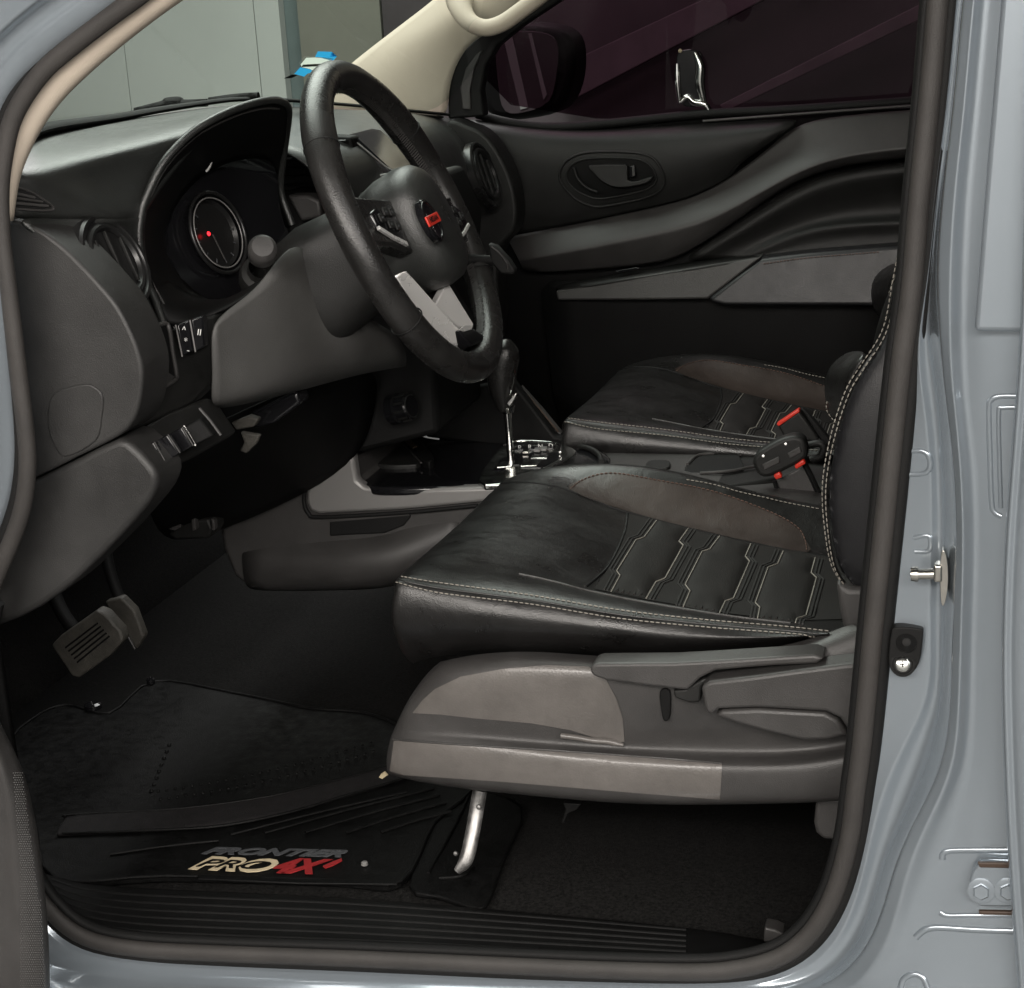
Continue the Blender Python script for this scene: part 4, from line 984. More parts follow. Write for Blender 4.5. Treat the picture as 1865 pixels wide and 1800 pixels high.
# quilted centre: fabric ground, raised hexagon pads, pale outline cords, dark channels
ctr = conform('centre_panel', [(1146, 937), (1249, 964), (1366, 991), (1545, 1022), (1560, 1128), (1440, 1132), (1329, 1119), (1175, 1093), (1082, 1074), (1112, 1030), (1134, 984)], T_cu, .0008, M_quilt, ds, 7, .0008)
shared.append(ctr)
T3 = T_cu+bvh(ctr)
def zz(p): return [(1000+x/3.008, 600+y/3.008) for x, y in p]
HEX = [([(590, 1045), (520, 1140), (475, 1155), (370, 1325), (388, 1350), (340, 1438)], [(765, 1088), (712, 1162), (735, 1185), (635, 1365), (585, 1385), (532, 1475)]),
       ([(935, 1132), (880, 1205), (838, 1218), (745, 1400), (772, 1435), (735, 1520)], [(1105, 1176), (1075, 1245), (1098, 1272), (1010, 1475), (965, 1490), (932, 1560)]),
       ([(1282, 1216), (1252, 1285), (1200, 1305), (1130, 1500), (1155, 1525), (1142, 1585)], [(1458, 1252), (1436, 1335), (1465, 1362), (1408, 1570), (1358, 1585), (1350, 1608)])]
for L_, R_ in HEX:
    l, r = zz(L_), zz(R_)
    for q in (l, r): shared.append(tube('outline_cord', hits([p for a, b in zip(q, q[1:]) for p in [(a[0]+(b[0]-a[0])*k/4, a[1]+(b[1]-a[1])*k/4) for k in range(4)]]+[q[-1]], T3, .0004), .0007, M_thread, ds, 6, res=1))
    inn_ = [(a[0]+3.5, a[1]+.5) for a in l]+[(a[0]-3.5, a[1]-.5) for a in r[::-1]]
    shared.append(conform('quilt_pad', inn_, T3, .0004, M_quilt, ds, 6, 0, dome=.0045))
# thin channels beside the cords
for L_, R_ in HEX:
    for q, sgn in ((zz(L_), -1), (zz(R_), 1)):
        for d in (7, 13):
            pts = [(x+sgn*d, y+sgn*d*.22) for x, y in q]
            h_ = hits([p for a, b in zip(pts, pts[1:]) for p in [(a[0]+(b[0]-a[0])*k/3, a[1]+(b[1]-a[1])*k/3) for k in range(3)]]+[pts[-1]], T3, .0004)
            if len(h_) > 3: shared.append(tube('channel_stitch', h_, .0011, M_thread_dark, ds, 5, res=1))
for L_, R_ in HEX:
    a, b = zz(L_)[-1], zz(R_)[-1]
    for k in range(1, 6):
        t = k/6; x, y = a[0]+(b[0]-a[0])*t, a[1]+(b[1]-a[1])*t
        h_ = hits([(x-1, y-1), (x+4, y-9), (x+8, y-18)], T3, .0006)
        if len(h_) == 3: shared.append(tube('channel_stitch', h_, .0018, M_quilt, ds, 6, res=2))

# backrest
BO = [(1716, 90, .150), (1688, 200, .148), (1664, 320, .145), (1648, 420, .142), (1632, 500, .138), (1612, 600, .132), (1572, 666, .126), (1545, 710, .124), (1519, 786, .122), (1503, 866, .122), (1502, 932, .122), (1513, 1015, .124), (1530, 1055, .128), (1550, 1072, .134)]
rows = []
for k, (x, y, Y) in enumerate(BO):
    p = Q(x, y, Y)
    dx = .085+.02*sin(k/13*pi)
    far = [p+V((.012, .05, .0)), p+V((.05, .12, .0)), p+V((.055, .26, 0)), p+V((.05, .40, 0)), p+V((.012, .47, 0)), p+V((.0, .505, 0)), p+V((.02, .525, 0)), p+V((.10, .52, 0))]
    near = [p+V((dx+.05, .03, .02)), p+V((dx, .004, .015)), p+V((dx*.5, -.014, .008)), p+V((.012, -.006, .002)), p]
    rows.append(near+far)
bkr = grid('backrest', rows, M_leather, ds, 3, 0)
T_b = bvh(bkr)
shared2 = [bkr]
sp_ = [W3(p)+V((.002, -.0068, 0)) for p in BO]
shared2.append(stitch('stitching', sp_, M_thread, ds))
shared2.append(stitch('stitching', [q+V((-.004, .010, .0)) for q in sp_[2:]], M_thread, ds))
shared2.append(tube('seam', [q+V((-.0005, .006, 0)) for q in sp_], .0016, M_leather, ds, 6))
conform('backrest_side', [(1716, 330), (1650, 440), (1616, 602), (1576, 670), (1550, 712), (1524, 790), (1509, 868), (1508, 932), (1519, 1015), (1535, 1052), (1560, 1070), (1640, 1070), (1700, 700)], T_b, .0010, M_backside, ds, 8, .0008)
# inner bolster of the backrest showing behind its near edge
shared2.append(grid('backrest_bolster', [[W3((1545, 640, .60)), W3((1515, 660, .585)), W3((1500, 690, .58)), W3((1502, 735, .58)), W3((1520, 770, .585))],
      [W3((1560, 640, .56)), W3((1530, 665, .55)), W3((1514, 695, .545)), W3((1514, 730, .545)), W3((1530, 765, .55))],
      [W3((1580, 640, .50)), W3((1560, 665, .50)), W3((1545, 695, .50)), W3((1540, 730, .50)), W3((1550, 765, .50))]], M_leather, ds, 2, .004))
stitch('stitching', [Q(x, y, .575) for x, y in ((1545, 700), (1520, 712), (1507, 730), (1506, 748), (1518, 766))], M_thread, ds)
slab('hinge_cover', [(1522, 1060), (1548, 1072), (1600, 1072), (1600, 1200), (1560, 1212), (1545, 1180), (1530, 1120)], .118, .03, M_grey, ds, .006)

# plastic side shield
sh_ = [(732, 1208), (745, 1250)]
SV = [ # columns left->right ; rows top->bottom
 [(800, 1206, .135), (866, 1190, .13), (969, 1184, .128), (1123, 1198, .125), (1226, 1202, .125), (1329, 1195, .123), (1432, 1175, .12), (1504, 1156, .118), (1560, 1130, .115)],
 [(775, 1226, .118), (850, 1205, .108), (965, 1196, .103), (1123, 1210, .10), (1226, 1214, .10), (1329, 1208, .10), (1432, 1190, .098), (1504, 1172, .098), (1565, 1150, .098)],
 [(742, 1272, .112), (830, 1245, .100), (960, 1232, .094), (1123, 1240, .092), (1226, 1246, .092), (1329, 1244, .092), (1432, 1236, .090), (1504, 1228, .09), (1565, 1215, .09)],
 [(722, 1312, .112), (820, 1300, .100), (955, 1310, .096), (1110, 1330, .098), (1226, 1320, .100), (1329, 1312, .100), (1432, 1318, .100), (1504, 1318, .10), (1565, 1310, .10)],
 [(713, 1334, .112), (810, 1338, .102), (950, 1352, .101), (1105, 1366, .106), (1226, 1372, .112), (1329, 1376, .114), (1432, 1376, .114), (1504, 1368, .114), (1565, 1355, .112)],
 [(709, 1342, .110), (808, 1347, .094), (950, 1361, .088), (1105, 1375, .086), (1226, 1381, .086), (1329, 1386, .086), (1432, 1386, .086), (1504, 1378, .087), (1565, 1365, .088)],
 [(701, 1372, .108), (806, 1376, .090), (950, 1388, .084), (1105, 1402, .082), (1226, 1408, .082), (1329, 1412, .082), (1432, 1412, .082), (1504, 1406, .083), (1565, 1396, .084)],
 [(700, 1406, .110), (804, 1426, .092), (950, 1440, .086), (1105, 1456, .084), (1226, 1461, .084), (1329, 1460, .084), (1432, 1458, .084), (1504, 1455, .085), (1565, 1450, .086)],
 [(708, 1414, .122), (806, 1436, .104), (950, 1450, .10), (1105, 1465, .098), (1226, 1469, .098), (1329, 1468, .098), (1432, 1466, .098), (1504, 1463, .098), (1565, 1458, .098)],
 [(720, 1412, .15), (810, 1432, .14), (950, 1446, .14), (1105, 1460, .14), (1226, 1464, .14), (1329, 1462, .14), (1432, 1460, .14), (1504, 1458, .14), (1565, 1452, .14)]]
for r in SV:      # wrap the front end inward
    f = r[0]; r.insert(0, (f[0]+4, f[1]-2, f[2]+.03))
side = grid('side_shield', SV, M_grey, ds, 4, .002)
T_s = bvh(side)
def z7(p): return [(660+x/1.943, 1000+y/1.943) for x, y in p]
conform('protective_film', z7([(180, 580), (215, 535), (260, 495), (350, 452), (500, 425), (650, 413), (800, 418), (860, 455), (900, 530), (922, 600), (928, 680), (880, 690), (830, 668), (740, 640), (600, 615), (400, 598), (280, 585)]), T_s, .0012, M_film, ds, 6, .0006, label='torn pale protective film on the upper seat side')
conform('protective_film', z7([(115, 676), (400, 697), (850, 730), (1274, 762), (1266, 884), (1000, 864), (500, 822), (150, 798), (100, 784)]), T_s, .0012, M_film, ds, 6, .0006, label='pale protective film along the lower seat side')
tube('film_edge', hits(z7([(115, 675), (400, 696), (850, 729), (1274, 761)]), T_s, .0014, 6), .0012, M_grey, ds, 6, res=1)
tube('film_curl', hits(z7([(705, 655), (760, 662), (815, 672), (870, 676), (925, 690)]), T_s, .003, 4), [.003]*2+[.003]*(len(hits(z7([(705, 655), (760, 662), (815, 672), (870, 676), (925, 690)]), T_s, .003, 4))-4)+[.002]*2, M_film, ds, 8, res=1)
for pts in ([(706, 1412), (696, 1419), (690, 1416), (694, 1410), (700, 1406)],):
    slab('torn_tape', pts, .108, .002, M_yellow, ds, 0)
# levers
hl = [(1073, 1221), (1078, 1212), (1090, 1209), (1226, 1208), (1303, 1204), (1400, 1198), (1483, 1193), (1502, 1200), (1486, 1210), (1400, 1214), (1303, 1222), (1275, 1236), (1252, 1258), (1240, 1257), (1180, 1250), (1103, 1240), (1080, 1232)]
slab('height_lever', hl, .070, .03, M_grey, ds, .004)
slab('lever_hub', z7([(1098, 503), (1140, 498), (1205, 460), (1222, 462), (1200, 490), (1195, 542), (1160, 546), (1106, 528)]), .078, .03, M_plastic, ds, .003)
slab('lever_slot', z7([(1052, 505), (1088, 505), (1088, 590), (1078, 610), (1066, 608), (1058, 580)]), .0915, .01, M_dark, ds, .002, sm=3)
slab('recline_lever', z7([(1198, 490), (1228, 470), (1400, 450), (1560, 428), (1720, 408), (1800, 400), (1800, 660), (1720, 645), (1690, 600), (1640, 577), (1400, 563), (1262, 568), (1235, 590), (1212, 575)]), .062, .03, M_grey, ds, .006)
slab('recline_paddle', z7([(1245, 592), (1275, 572), (1400, 567), (1635, 580), (1680, 602), (1722, 660), (1650, 678), (1560, 680), (1440, 652), (1330, 622)]), .066, .026, M_grey, ds, .004)
# feet, rail strut
slab('rear_foot_cover', [(1486, 1455), (1540, 1455), (1540, 1532), (1500, 1530), (1486, 1518), (1482, 1500)], .12, .03, M_grey, ds, .004)
tube('rail_strut', [Q(874, 1440, .20), Q(868, 1475, .195), Q(858, 1530, .18), Q(848, 1568, .17), Q(832, 1588, .165)], [.008, .008, .008, .0075, .004], M_steel, ds, 10, side=(0, -1, 0), flat=.45)
for x, y in ((872, 1470), (830, 1555)): lathe('rivet', Q(x, y, .188), V((0, -1, .2)), [(.003, 0), (.002, .0015), (0, .002)], M_steel, ds, 10)
slab('seat_underframe', [(740, 1380), (1500, 1400), (1500, 1440), (760, 1425)], .20, .32, M_dark, ds, .01)
slab('slide_rail', [(820, 1425), (1480, 1445), (1480, 1470), (820, 1450)], .52, .04, M_dark, ds, .004)
slab('wire_clip', [(1025, 1463), (1058, 1465), (1050, 1476), (1035, 1482), (1028, 1500), (1022, 1500), (1030, 1474)], .16, .008, M_dark, ds, .001)

# passenger seat: the same cushion and backrest one seat pitch away
pps = part('passenger_seat', TR, (.05, 1.08, .46), 'matching black leather passenger seat beyond the console')
OFF = V((.005, .70, -.012))
for o in shared+shared2:
    c_ = o.copy(); COL.objects.link(c_); attach(c_, pps); c_.location = OFF

# ---- far (passenger) door
pd = part('passenger_door', TR, Q(1300, 400, 1.42), 'black passenger door trim with tinted window')
grid('door_panel', [[(800, 215, 1.43), (1000, 240, 1.43), (1300, 215, 1.43), (1800, 190, 1.43)], [(800, 450, 1.43), (1000, 450, 1.43), (1300, 450, 1.43), (1800, 450, 1.43)], [(800, 900, 1.43), (1000, 900, 1.43), (1300, 900, 1.43), (1800, 900, 1.43)]], M_dark, pd, 0, .01)
# upper trim with the handle
ut = [[(850, 214, 1.43), (960, 232, 1.425), (1060, 240, 1.42), (1200, 230, 1.42), (1330, 222, 1.42), (1455, 215, 1.42)],
      [(850, 222, 1.40), (960, 242, 1.395), (1060, 248, 1.392), (1200, 238, 1.39), (1330, 230, 1.39), (1450, 222, 1.392)],
      [(870, 275, 1.392), (960, 285, 1.385), (1060, 285, 1.384), (1190, 275, 1.378), (1300, 262, 1.376), (1425, 243, 1.385)],
      [(890, 340, 1.392), (970, 340, 1.388), (1060, 335, 1.388), (1180, 325, 1.38), (1285, 305, 1.378), (1390, 270, 1.388)],
      [(910, 400, 1.395), (980, 395, 1.392), (1060, 382, 1.395), (1180, 362, 1.392), (1264, 345, 1.392), (1334, 308, 1.395)],
      [(925, 430, 1.405), (1000, 417, 1.402), (1080, 400, 1.402), (1203, 374, 1.402), (1270, 357, 1.402), (1345, 314, 1.405)]]
uto = grid('upper_trim', ut, M_plastic, pd, 2, .004)
# sweeping mid trim
mt_ = [[(925, 430, 1.4120), (1080, 402, 1.4120), (1203, 375, 1.4120), (1270, 358, 1.4120), (1345, 315, 1.4120), (1405, 266, 1.4120), (1455, 220, 1.4120), (1560, 208, 1.4120), (1760, 192, 1.4120)],
       [(925, 436, 1.4050), (1080, 410, 1.4050), (1203, 384, 1.4050), (1280, 366, 1.4050), (1360, 325, 1.4050), (1425, 280, 1.4050), (1480, 236, 1.4050), (1570, 218, 1.4050), (1760, 202, 1.4050)],
       [(935, 455, 1.3930), (1080, 428, 1.3930), (1210, 402, 1.3930), (1300, 378, 1.3930), (1385, 335, 1.3930), (1450, 296, 1.3930), (1510, 265, 1.3930), (1590, 248, 1.3930), (1760, 234, 1.3930)],
       [(945, 474, 1.3810), (1090, 448, 1.3810), (1215, 420, 1.3810), (1290, 402, 1.3810), (1370, 358, 1.3810), (1440, 318, 1.3810), (1510, 290, 1.3810), (1590, 275, 1.3810), (1760, 260, 1.3810)],
       [(950, 486, 1.3920), (1090, 470, 1.3920), (1200, 458, 1.3920), (1262, 440, 1.3920), (1350, 390, 1.3920), (1430, 338, 1.3920), (1500, 304, 1.3920), (1590, 288, 1.3920), (1760, 272, 1.3920)],
       [(955, 500, 1.4080), (1090, 492, 1.4080), (1190, 482, 1.4080), (1242, 470, 1.4080), (1330, 412, 1.4080), (1410, 354, 1.4080), (1485, 313, 1.4080), (1590, 294, 1.4080), (1760, 278, 1.4080)]]
mt_.insert(4, [(p[0]*.8+q[0]*.2, p[1]*.8+q[1]*.2, 1.3815) for p, q in zip(mt_[3], mt_[4])])
grid('mid_trim', mt_, M_grey, pd, 2, .004)
# arm-rest bowl: dark recess with soft lip
grid('armrest_recess', [[(1242, 472, 1.405), (1330, 416, 1.403), (1410, 360, 1.402), (1490, 320, 1.40), (1600, 300, 1.40), (1760, 284, 1.40)],
                        [(1262, 474, 1.396), (1345, 425, 1.392), (1425, 374, 1.388), (1500, 336, 1.386), (1600, 316, 1.386), (1760, 302, 1.386)],
                        [(1285, 474, 1.404), (1360, 432, 1.404), (1440, 392, 1.406), (1510, 366, 1.41), (1600, 350, 1.41), (1760, 340, 1.41)],
                        [(1330, 472, 1.406), (1390, 440, 1.41), (1460, 415, 1.415), (1520, 402, 1.418), (1600, 396, 1.418), (1760, 390, 1.418)],
                        [(1360, 470, 1.402), (1405, 446, 1.398), (1450, 422, 1.395), (1520, 409, 1.393), (1600, 404, 1.393), (1760, 398, 1.393)],
                        [(1370, 470, 1.405), (1415, 458, 1.405), (1470, 440, 1.405), (1530, 428, 1.406), (1600, 424, 1.406), (1760, 418, 1.406)],
                        [(1385, 472, 1.40), (1430, 466, 1.40), (1480, 460, 1.40), (1540, 456, 1.40), (1602, 452, 1.40), (1760, 444, 1.40)]], M_plastic, pd, 2, .004)
slab('armrest', [(1385, 470, 1.372), (1470, 460, 1.366), (1602, 450, 1.364), (1760, 438, 1.364), (1760, 560, 1.35), (1560, 558, 1.35), (1320, 557, 1.352), (1297, 552, 1.354), (1289, 545, 1.356)], 0, .08, M_backside, pd, .010, seg=4)
stitch('armrest_stitching', [Q(1390, 481, 1.3625), Q(1470, 470, 1.3585), Q(1604, 459, 1.357)], M_thread_red, pd, r=.0007)
slab('silver_wedge', [(1012, 530, 1.385), (1200, 497, 1.375), (1388, 468, 1.368), (1289, 545, 1.362), (1150, 547, 1.372), (1015, 548, 1.385)], 0, .05, M_knee, pd, .004)
grid('wedge_top', [[(1000, 520, 1.40), (1130, 498, 1.40), (1260, 476, 1.40), (1390, 462, 1.40)], [(1012, 532, 1.383), (1140, 510, 1.377), (1265, 490, 1.371), (1388, 469, 1.366)]], M_plastic, pd, 1, .003)
slab('window_switch', [(1120, 494), (1160, 487), (1166, 489), (1128, 498)], 1.385, .006, M_gloss, pd, .001)
grid('lower_door_trim', [[(985, 500, 1.402), (1100, 520, 1.402), (1300, 520, 1.402), (1700, 520, 1.402)], [(985, 550, 1.40), (1100, 556, 1.40), (1300, 560, 1.40), (1700, 562, 1.40)], [(1000, 620, 1.40), (1100, 640, 1.40), (1300, 640, 1.40), (1700, 640, 1.40)], [(1010, 800, 1.41), (1100, 820, 1.41), (1300, 820, 1.41), (1700, 820, 1.41)]], M_dark, pd, 1, .004)
# inside handle
ho = [(1020, 325), (1026, 300), (1048, 284), (1085, 277), (1160, 279), (1192, 290), (1209, 318), (1207, 340), (1180, 357), (1120, 371), (1085, 375), (1055, 365), (1035, 348)]
T_u = bvh(uto)
P = hits(ho, T_u, .0035, 4, True)
tube('handle_bezel_rim', P, .0022, M_plastic, pd, 8, closed=True, res=1)
hi = [(1032, 325), (1037, 306), (1055, 293), (1088, 288), (1155, 289), (1182, 299), (1195, 318), (1193, 333), (1172, 346), (1118, 358), (1087, 361), (1062, 353), (1045, 342)]
tube('handle_bezel_rim', hits(hi, T_u, .003, 4, True), .0018, M_plastic, pd, 8, closed=True, res=1)
conform('handle_cup', hi, T_u, .0008, M_dark, pd, 14, .001, sm=3)
slab('handle_pull', [(1072, 302), (1130, 300), (1143, 303), (1143, 328), (1160, 330), (1188, 322), (1178, 334), (1140, 342), (1112, 340), (1092, 328), (1080, 315)], 1.372, .012, M_plastic, pd, .003, sm=2)
slab('handle_tab', [(1146, 304), (1156, 300), (1159, 322), (1146, 326)], 1.374, .012, M_gloss, pd, .002)
slab('handle_mark', [(1151, 303), (1155, 302), (1156, 320), (1152, 321)], 1.3725, .002, M_grey, pd, 0)
tube('handle_curve', [Q(x, y, 1.373) for x, y in cr2([(1045, 305), (1052, 325), (1068, 342), (1088, 350)], 4, False)], .0022, M_plastic, pd, 8, res=1)
# window: belt seal, glass, front seal
tube('belt_seal', [Q(x, y, 1.425) for x, y in ((868, 208), (930, 224), (1010, 232), (1120, 224), (1280, 208), (1455, 199), (1700, 182), (1780, 176))], .0075, M_rubberd, pd, 8)
tube('belt_highlight_lip', [Q(x, y, 1.408) for x, y in ((1280, 221), (1455, 208), (1700, 190), (1780, 184))], .0022, M_grey, pd, 8)
glo = grid('window_glass', [[Q(860, 215, 1.445), Q(1300, 225, 1.445), Q(1800, 200, 1.445)], [Q(860, 60, 1.435), Q(1300, 60, 1.435), Q(1800, 60, 1.435)], [Q(900, -420, 1.36), Q(1300, -420, 1.36), Q(1800, -420, 1.36)]], G_purple, pd, 1, 0)
slab('sail_panel', [(816, 218), (815, 168), (827, 124), (846, 92), (870, 69), (905, 50), (935, 40), (1020, -20), (1045, -15), (950, 48), (905, 85), (884, 120), (876, 165), (882, 212)], 1.36, .03, M_rubberd, pd, .004)
slab('sail_inner', [(842, 200), (838, 160), (848, 125), (868, 98), (878, 92), (864, 125), (856, 165), (858, 200)], 1.356, .006, M_grey, pd, .002)
# far dash end under the vent
slab('vent_pod', [(806, 232, 1.32), (850, 229, 1.32), (890, 252, 1.32), (925, 312, 1.32), (940, 370, 1.32), (936, 422, 1.32), (905, 470, 1.32), (905, 620, 1.32), (820, 640, 1.32), (790, 400, 1.32)], 0, .06, M_plastic, db, .006, sm=3)

vent(884, 318, None, .054, 'air_vent', 'round air vent at the passenger end of the dashboard', (36, 92), .36, lift=0, Y=1.275)
# outside mirror
om = part('door_mirror', TR, Q(960, 130, 1.66), 'black outside mirror seen through the tinted window')
slab('mirror_housing', [(876, 150), (880, 70), (905, 50), (960, 44), (1010, 50), (1038, 70), (1046, 110), (1040, 160), (1020, 198), (980, 214), (895, 216)], 1.64, .11, M_rubberd, om, .015, sm=3, seg=4)
slab('mirror_glass', [(905, 66), (950, 57), (998, 62), (1016, 85), (1014, 135), (1000, 185), (955, 205), (920, 203), (908, 160)], 1.636, .004, M_mauve, om, .001, sm=3)
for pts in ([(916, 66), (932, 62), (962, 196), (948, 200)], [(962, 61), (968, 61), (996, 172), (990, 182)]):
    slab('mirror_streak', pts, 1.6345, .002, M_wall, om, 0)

# reflection in the window glass, built as small shiny solid pieces
hk = top('window_glint', Q(1255, 150, 1.435), 'bright reflection in the dark passenger window, built as small shiny pieces', 'window glint')
slab('glint_plate', [(1236, 186), (1231, 140), (1232, 104), (1238, 94), (1256, 90), (1274, 94), (1281, 112), (1281, 160), (1284, 186), (1262, 196)], 1.432, .006, M_gloss, hk, .002, sm=2)
tube('glint_loop', [Q(x, y, 1.428) for x, y in ((1238, 188), (1234, 150), (1233, 116))], [.003, .005, .003], M_chrome, hk, 10)
tube('glint_loop', [Q(x, y, 1.427) for x, y in ((1266, 96), (1276, 120), (1275, 150), (1280, 175), (1284, 190))], [.004, .008, .0085, .006, .003], M_brushed, hk, 10)
tube('glint_foot', [Q(x, y, 1.427) for x, y in ((1240, 186), (1252, 176), (1264, 186), (1284, 190), (1294, 205))], [.004, .005, .006, .006, .004], M_chrome, hk, 10)
lathe('glint_bead', Q(1239, 93, 1.427), (0, -1, .2), [(.0035, 0), (.003, .002), (0, .003)], M_yellow, hk, 12)

# ---- driver's door trim at the lower left (door swung open)
dd = part('driver_door', TR, Q(40, 1600, -.12), "edge of the open driver's door with a dotted speaker grille")
rows = []
for y, x0, x1, x2 in ((1290, -60, -22, -10), (1330, -40, -5, 8), (1375, -20, 18, 32), (1420, -5, 36, 50), (1480, 5, 50, 64), (1560, 10, 62, 77), (1640, 15, 70, 85), (1700, 18, 75, 90), (1760, 20, 78, 92), (1860, 22, 80, 94)):
    rows.append([(x0-200, y, -.16), (x0-60, y, -.145), (x0, y, -.13), (x0+14, y, -.134), (x1-6, y, -.12), (x1+6, y, -.112), (x2, y, -.10), (x2-3, y, -.07)])
ddo = grid('door_trim', rows, M_grey, dd, 2, .003)
T_d = bvh(ddo)
bm = bmesh.new()
for r_ in range(92):
    for k in range(14):
        y = 1408+r_*4.3; xl = 20+min(14, (y-1408)*.08)+4; x = xl+k*3.9+(1.95 if r_ % 2 else 0)
        lim = 40+ (y-1408)*.13 if y < 1640 else 74+(y-1640)*.06
        if x > lim: continue
        h_ = hit(x, y, T_d, .0003)
        if h_ is None: continue
        e_ = []
        for q in range(6):
            a = 2*pi*q/6; e_.append(bm.verts.new(h_+RT*cos(a)*.0008+UP*sin(a)*.0007-VD*.0001))
        tp_ = bm.verts.new(h_-VD*.0009)
        for q in range(6): bm.faces.new((e_[q], e_[(q+1) % 6], tp_))
g_ = obj('speaker_grille', bm, M_knee, dd, 180); g_['kind'] = 'stuff'

# ---- pedals
bp_ = part('brake_pedal', TR, Q(160, 1180, .42), 'worn rubber brake pedal with ribbed pad')
slab('pad', [(93, 1176), (110, 1158), (175, 1112), (190, 1118), (219, 1150), (224, 1168), (200, 1195), (143, 1236), (130, 1232)], .40, .02, M_pad, bp_, .003)
def padp(u, v):
    A, B, C_, D = (93, 1176), (178, 1114), (222, 1162), (137, 1234)
    return tuple((A[i]*(1-u)+B[i]*u)*(1-v)+(D[i]*(1-u)+C_[i]*u)*v for i in (0, 1))
for k in range(5):
    v = .26+k*.12
    tube('pad_rib', [Q(*padp(u, v), .3992) for u in (.18, .5, .86)], .0013, M_dark, bp_, 6, res=1)
tube('pedal_arm', [Q(150, 1165, .43), Q(110, 1110, .44), Q(90, 1040, .46), Q(100, 960, .48)], .009, M_dark, bp_, 8)
ac = part('accelerator_pedal', TR, Q(240, 1140, .5), 'accelerator pedal behind the brake pedal')
slab('pad', [(190, 1096), (220, 1088), (244, 1112), (262, 1160), (248, 1184), (222, 1150)], .50, .015, M_pad, ac, .003)
tube('pad_edge', [Q(205, 1118, .497), Q(228, 1150, .497), Q(246, 1182, .497)], .0014, M_grey, ac, 6, res=1)
tube('pedal_arm', [Q(225, 1110, .51), Q(200, 1040, .53), Q(190, 980, .55)], .008, M_dark, ac, 8)

# ================================================================== floor mat (lies loose on the carpet)
MZ = FZ+.012
fm = top('floor_mat', QZ(490, 1500, FZ), "black rubber floor mat with printed lettering in the driver's footwell", 'floor mat')
ml = [(100, 1600), (60, 1480), (20, 1360), (60, 1310), (120, 1285), (200, 1300), (280, 1242), (420, 1262), (560, 1290), (700, 1310), (860, 1420), (790, 1500), (730, 1606), (600, 1604), (300, 1596)]
mp = [QZ(x, y, MZ) for x, y in cr2(ml, 4)]
prism('mat_base', mp, V((0, 0, -.008)), M_mat, fm, .002)
tube('raised_border', [p+V((0, 0, .0005)) for p in mp], .0022, M_mat, fm, 8, closed=True, res=1)
MT = MZ+.0012
su = [(118, 1489), (134, 1484), (326, 1473), (489, 1451), (600, 1424), (693, 1400), (780, 1375)]
slw = [(100, 1522), (114, 1518), (285, 1512), (407, 1504), (530, 1479), (640, 1446), (800, 1400)]
grid('textured_strip', [[QZ(x, y, MT+.003) for x, y in su], [QZ(x, y, MT+.004) for x, y in [((a[0]+b[0])/2, (a[1]+b[1])/2) for a, b in zip(su, slw)]], [QZ(x, y, MT+.003) for x, y in slw]], M_matmatte, fm, 2, .003)
tube('strip_edge', [QZ(x, y, MT+.003) for x, y in cr2(su, 4, False)], .0016, M_mat, fm, 8, res=1)
tube('strip_edge', [QZ(x, y, MT+.003) for x, y in cr2(slw[1:], 4, False)], .0020, M_mat, fm, 8, res=1)
for a, b in (((482, 1517), (790, 1436)), ((556, 1516), (800, 1448)), ((630, 1517), (812, 1462)), ((694, 1516), (822, 1478)), ((200, 1556), (398, 1531)), ((420, 1520), (740, 1443))):
    tube('rib', [QZ(*a, MT+.0008), QZ((a[0]+b[0])/2, (a[1]+b[1])/2-2, MT+.0012), QZ(*b, MT+.0008)], .0022, M_mat, fm, 8, side=(0, 0, 1), flat=.8)
bm = bmesh.new()
def stud(p, r=.0022, h=.0016):
    e_ = [bm.verts.new(p+V((cos(2*pi*q/8)*r, sin(2*pi*q/8)*r, 0))) for q in range(8)]
    f_ = [bm.verts.new(p+V((cos(2*pi*q/8)*r*.6, sin(2*pi*q/8)*r*.6, h))) for q in range(8)]
    for q in range(8): bm.faces.new((e_[q], e_[(q+1) % 8], f_[(q+1) % 8], f_[q]))
    bm.faces.new(f_)
for row in range(2):
    for k in range(27):
        x0, y0 = 292+k*15.5-row*4, 1456-k*2.0-(k**2)*.06-row*15.5
        if 120 < x0 < 690: stud(QZ(x0, y0, MT))
for k in range(8): stud(QZ(308-k*4.6, 1357+k*12, MT), .0028, .002)
o = obj('stud_pattern', bm, M_mat, fm, 180); o['kind'] = 'stuff'
# fixing eyelets
for x, y, r in ((170, 1290, .012), (275, 1244, .006)):
    lathe('eyelet', QZ(x, y, MT), V((0, 0, 1)), [(r, 0), (r*.95, .006), (r*.6, .008), (r*.4, .004), (0, .004)], M_gloss, fm, 24)
lathe('eyelet', QZ(664, 1575, MT), V((0, 0, 1)), [(.004, 0), (.0036, .003), (.002, .004), (0, .004)], M_trimsilver, fm, 20)
slab_e = prism('edge_trim', [QZ(x, y, MT+.002) for x, y in ((360, 1592), (540, 1600), (722, 1603), (724, 1610), (540, 1608), (360, 1600))], V((0, 0, -.003)), M_mat, fm, .001)
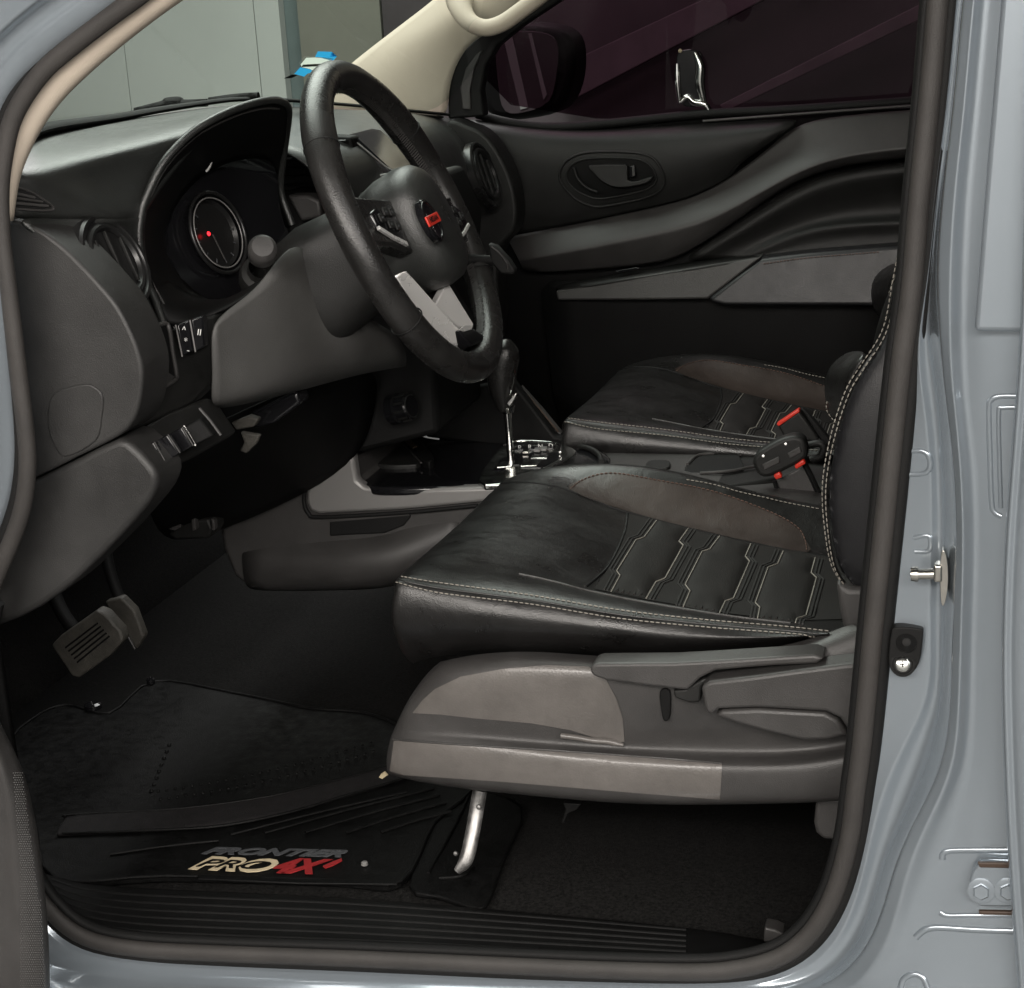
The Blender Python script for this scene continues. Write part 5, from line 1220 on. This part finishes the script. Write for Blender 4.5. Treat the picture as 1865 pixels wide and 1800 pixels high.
# lettering
ex = (QZ(600, 1560, MT)-QZ(400, 1556, MT)).normalized(); ey = V((0, 0, 1)).cross(ex)
def line_text(nm, s, pl, pr_, height, mt, sh_, z=.001, bold=0):
    a, b = QZ(*pl, MT+z), QZ(*pr_, MT+z); o = text(nm, s, (a+b)/2, b-a, V((0, 0, 1)).cross(b-a), 1.0, mt, fm, .0005, sh_, None, bold)
    exx = (b-a).normalized(); eyy = V((0, 0, 1)).cross(exx); c0 = (a+b)/2
    us = [(v.co-c0).dot(exx) for v in o.data.vertices]; vv = [(v.co-c0).dot(eyy) for v in o.data.vertices]
    su_, sv_ = (b-a).length/(max(us)-min(us)), height/(max(vv)-min(vv)); mu, mv = (max(us)+min(us))/2, (max(vv)+min(vv))/2
    for v, u_, v_ in zip(o.data.vertices, us, vv):
        zz_ = v.co.z-c0.z
        v.co = c0+exx*(u_-mu)*su_+eyy*(v_-mv)*sv_+V((0, 0, max(-.0004, min(.0004, zz_))))
    return o
line_text('lettering', 'FRONTIER', (370, 1549), (632, 1555), .017, M_greyprint, .5, .001, .045)
line_text('lettering', 'PRO', (352, 1571), (504, 1578), .032, M_cream, .45, .0006, .06)
line_text('lettering', 'PRO', (362, 1571), (492, 1577), .018, M_mat, .45, .0018)
line_text('lettering', '4X', (500, 1576), (600, 1579), .034, M_red, .45, .0006, .05)
prism('lettering_slash', [QZ(x, y, MT+.001) for x, y in ((588, 1577), (604, 1570), (622, 1563), (623, 1567), (606, 1576), (592, 1581))], V((0, 0, -.0012)), M_red, fm, 0)

# flap of black vinyl under the seat strut
fp_ = top('vinyl_flap', QZ(840, 1600, FZ), 'flat black vinyl flap on the carpet under the metal seat strut', 'flap')
prism('flap_sheet', [QZ(x, y, FZ+.010) for x, y in cr2([(745, 1612), (790, 1500), (840, 1440), (950, 1470), (920, 1560), (895, 1630), (878, 1652), (855, 1650), (800, 1632)], 3)], V((0, 0, -.006)), M_mat, fp_, .002)
tube('flap_fold', [QZ(780, 1590, FZ+.011), QZ(830, 1500, FZ+.012), QZ(858, 1440, FZ+.011)], .002, M_mat, fp_, 6)
tube('flap_fold', [QZ(800, 1600, FZ+.011), QZ(840, 1596, FZ+.013), QZ(862, 1580, FZ+.011)], .002, M_mat, fp_, 6)
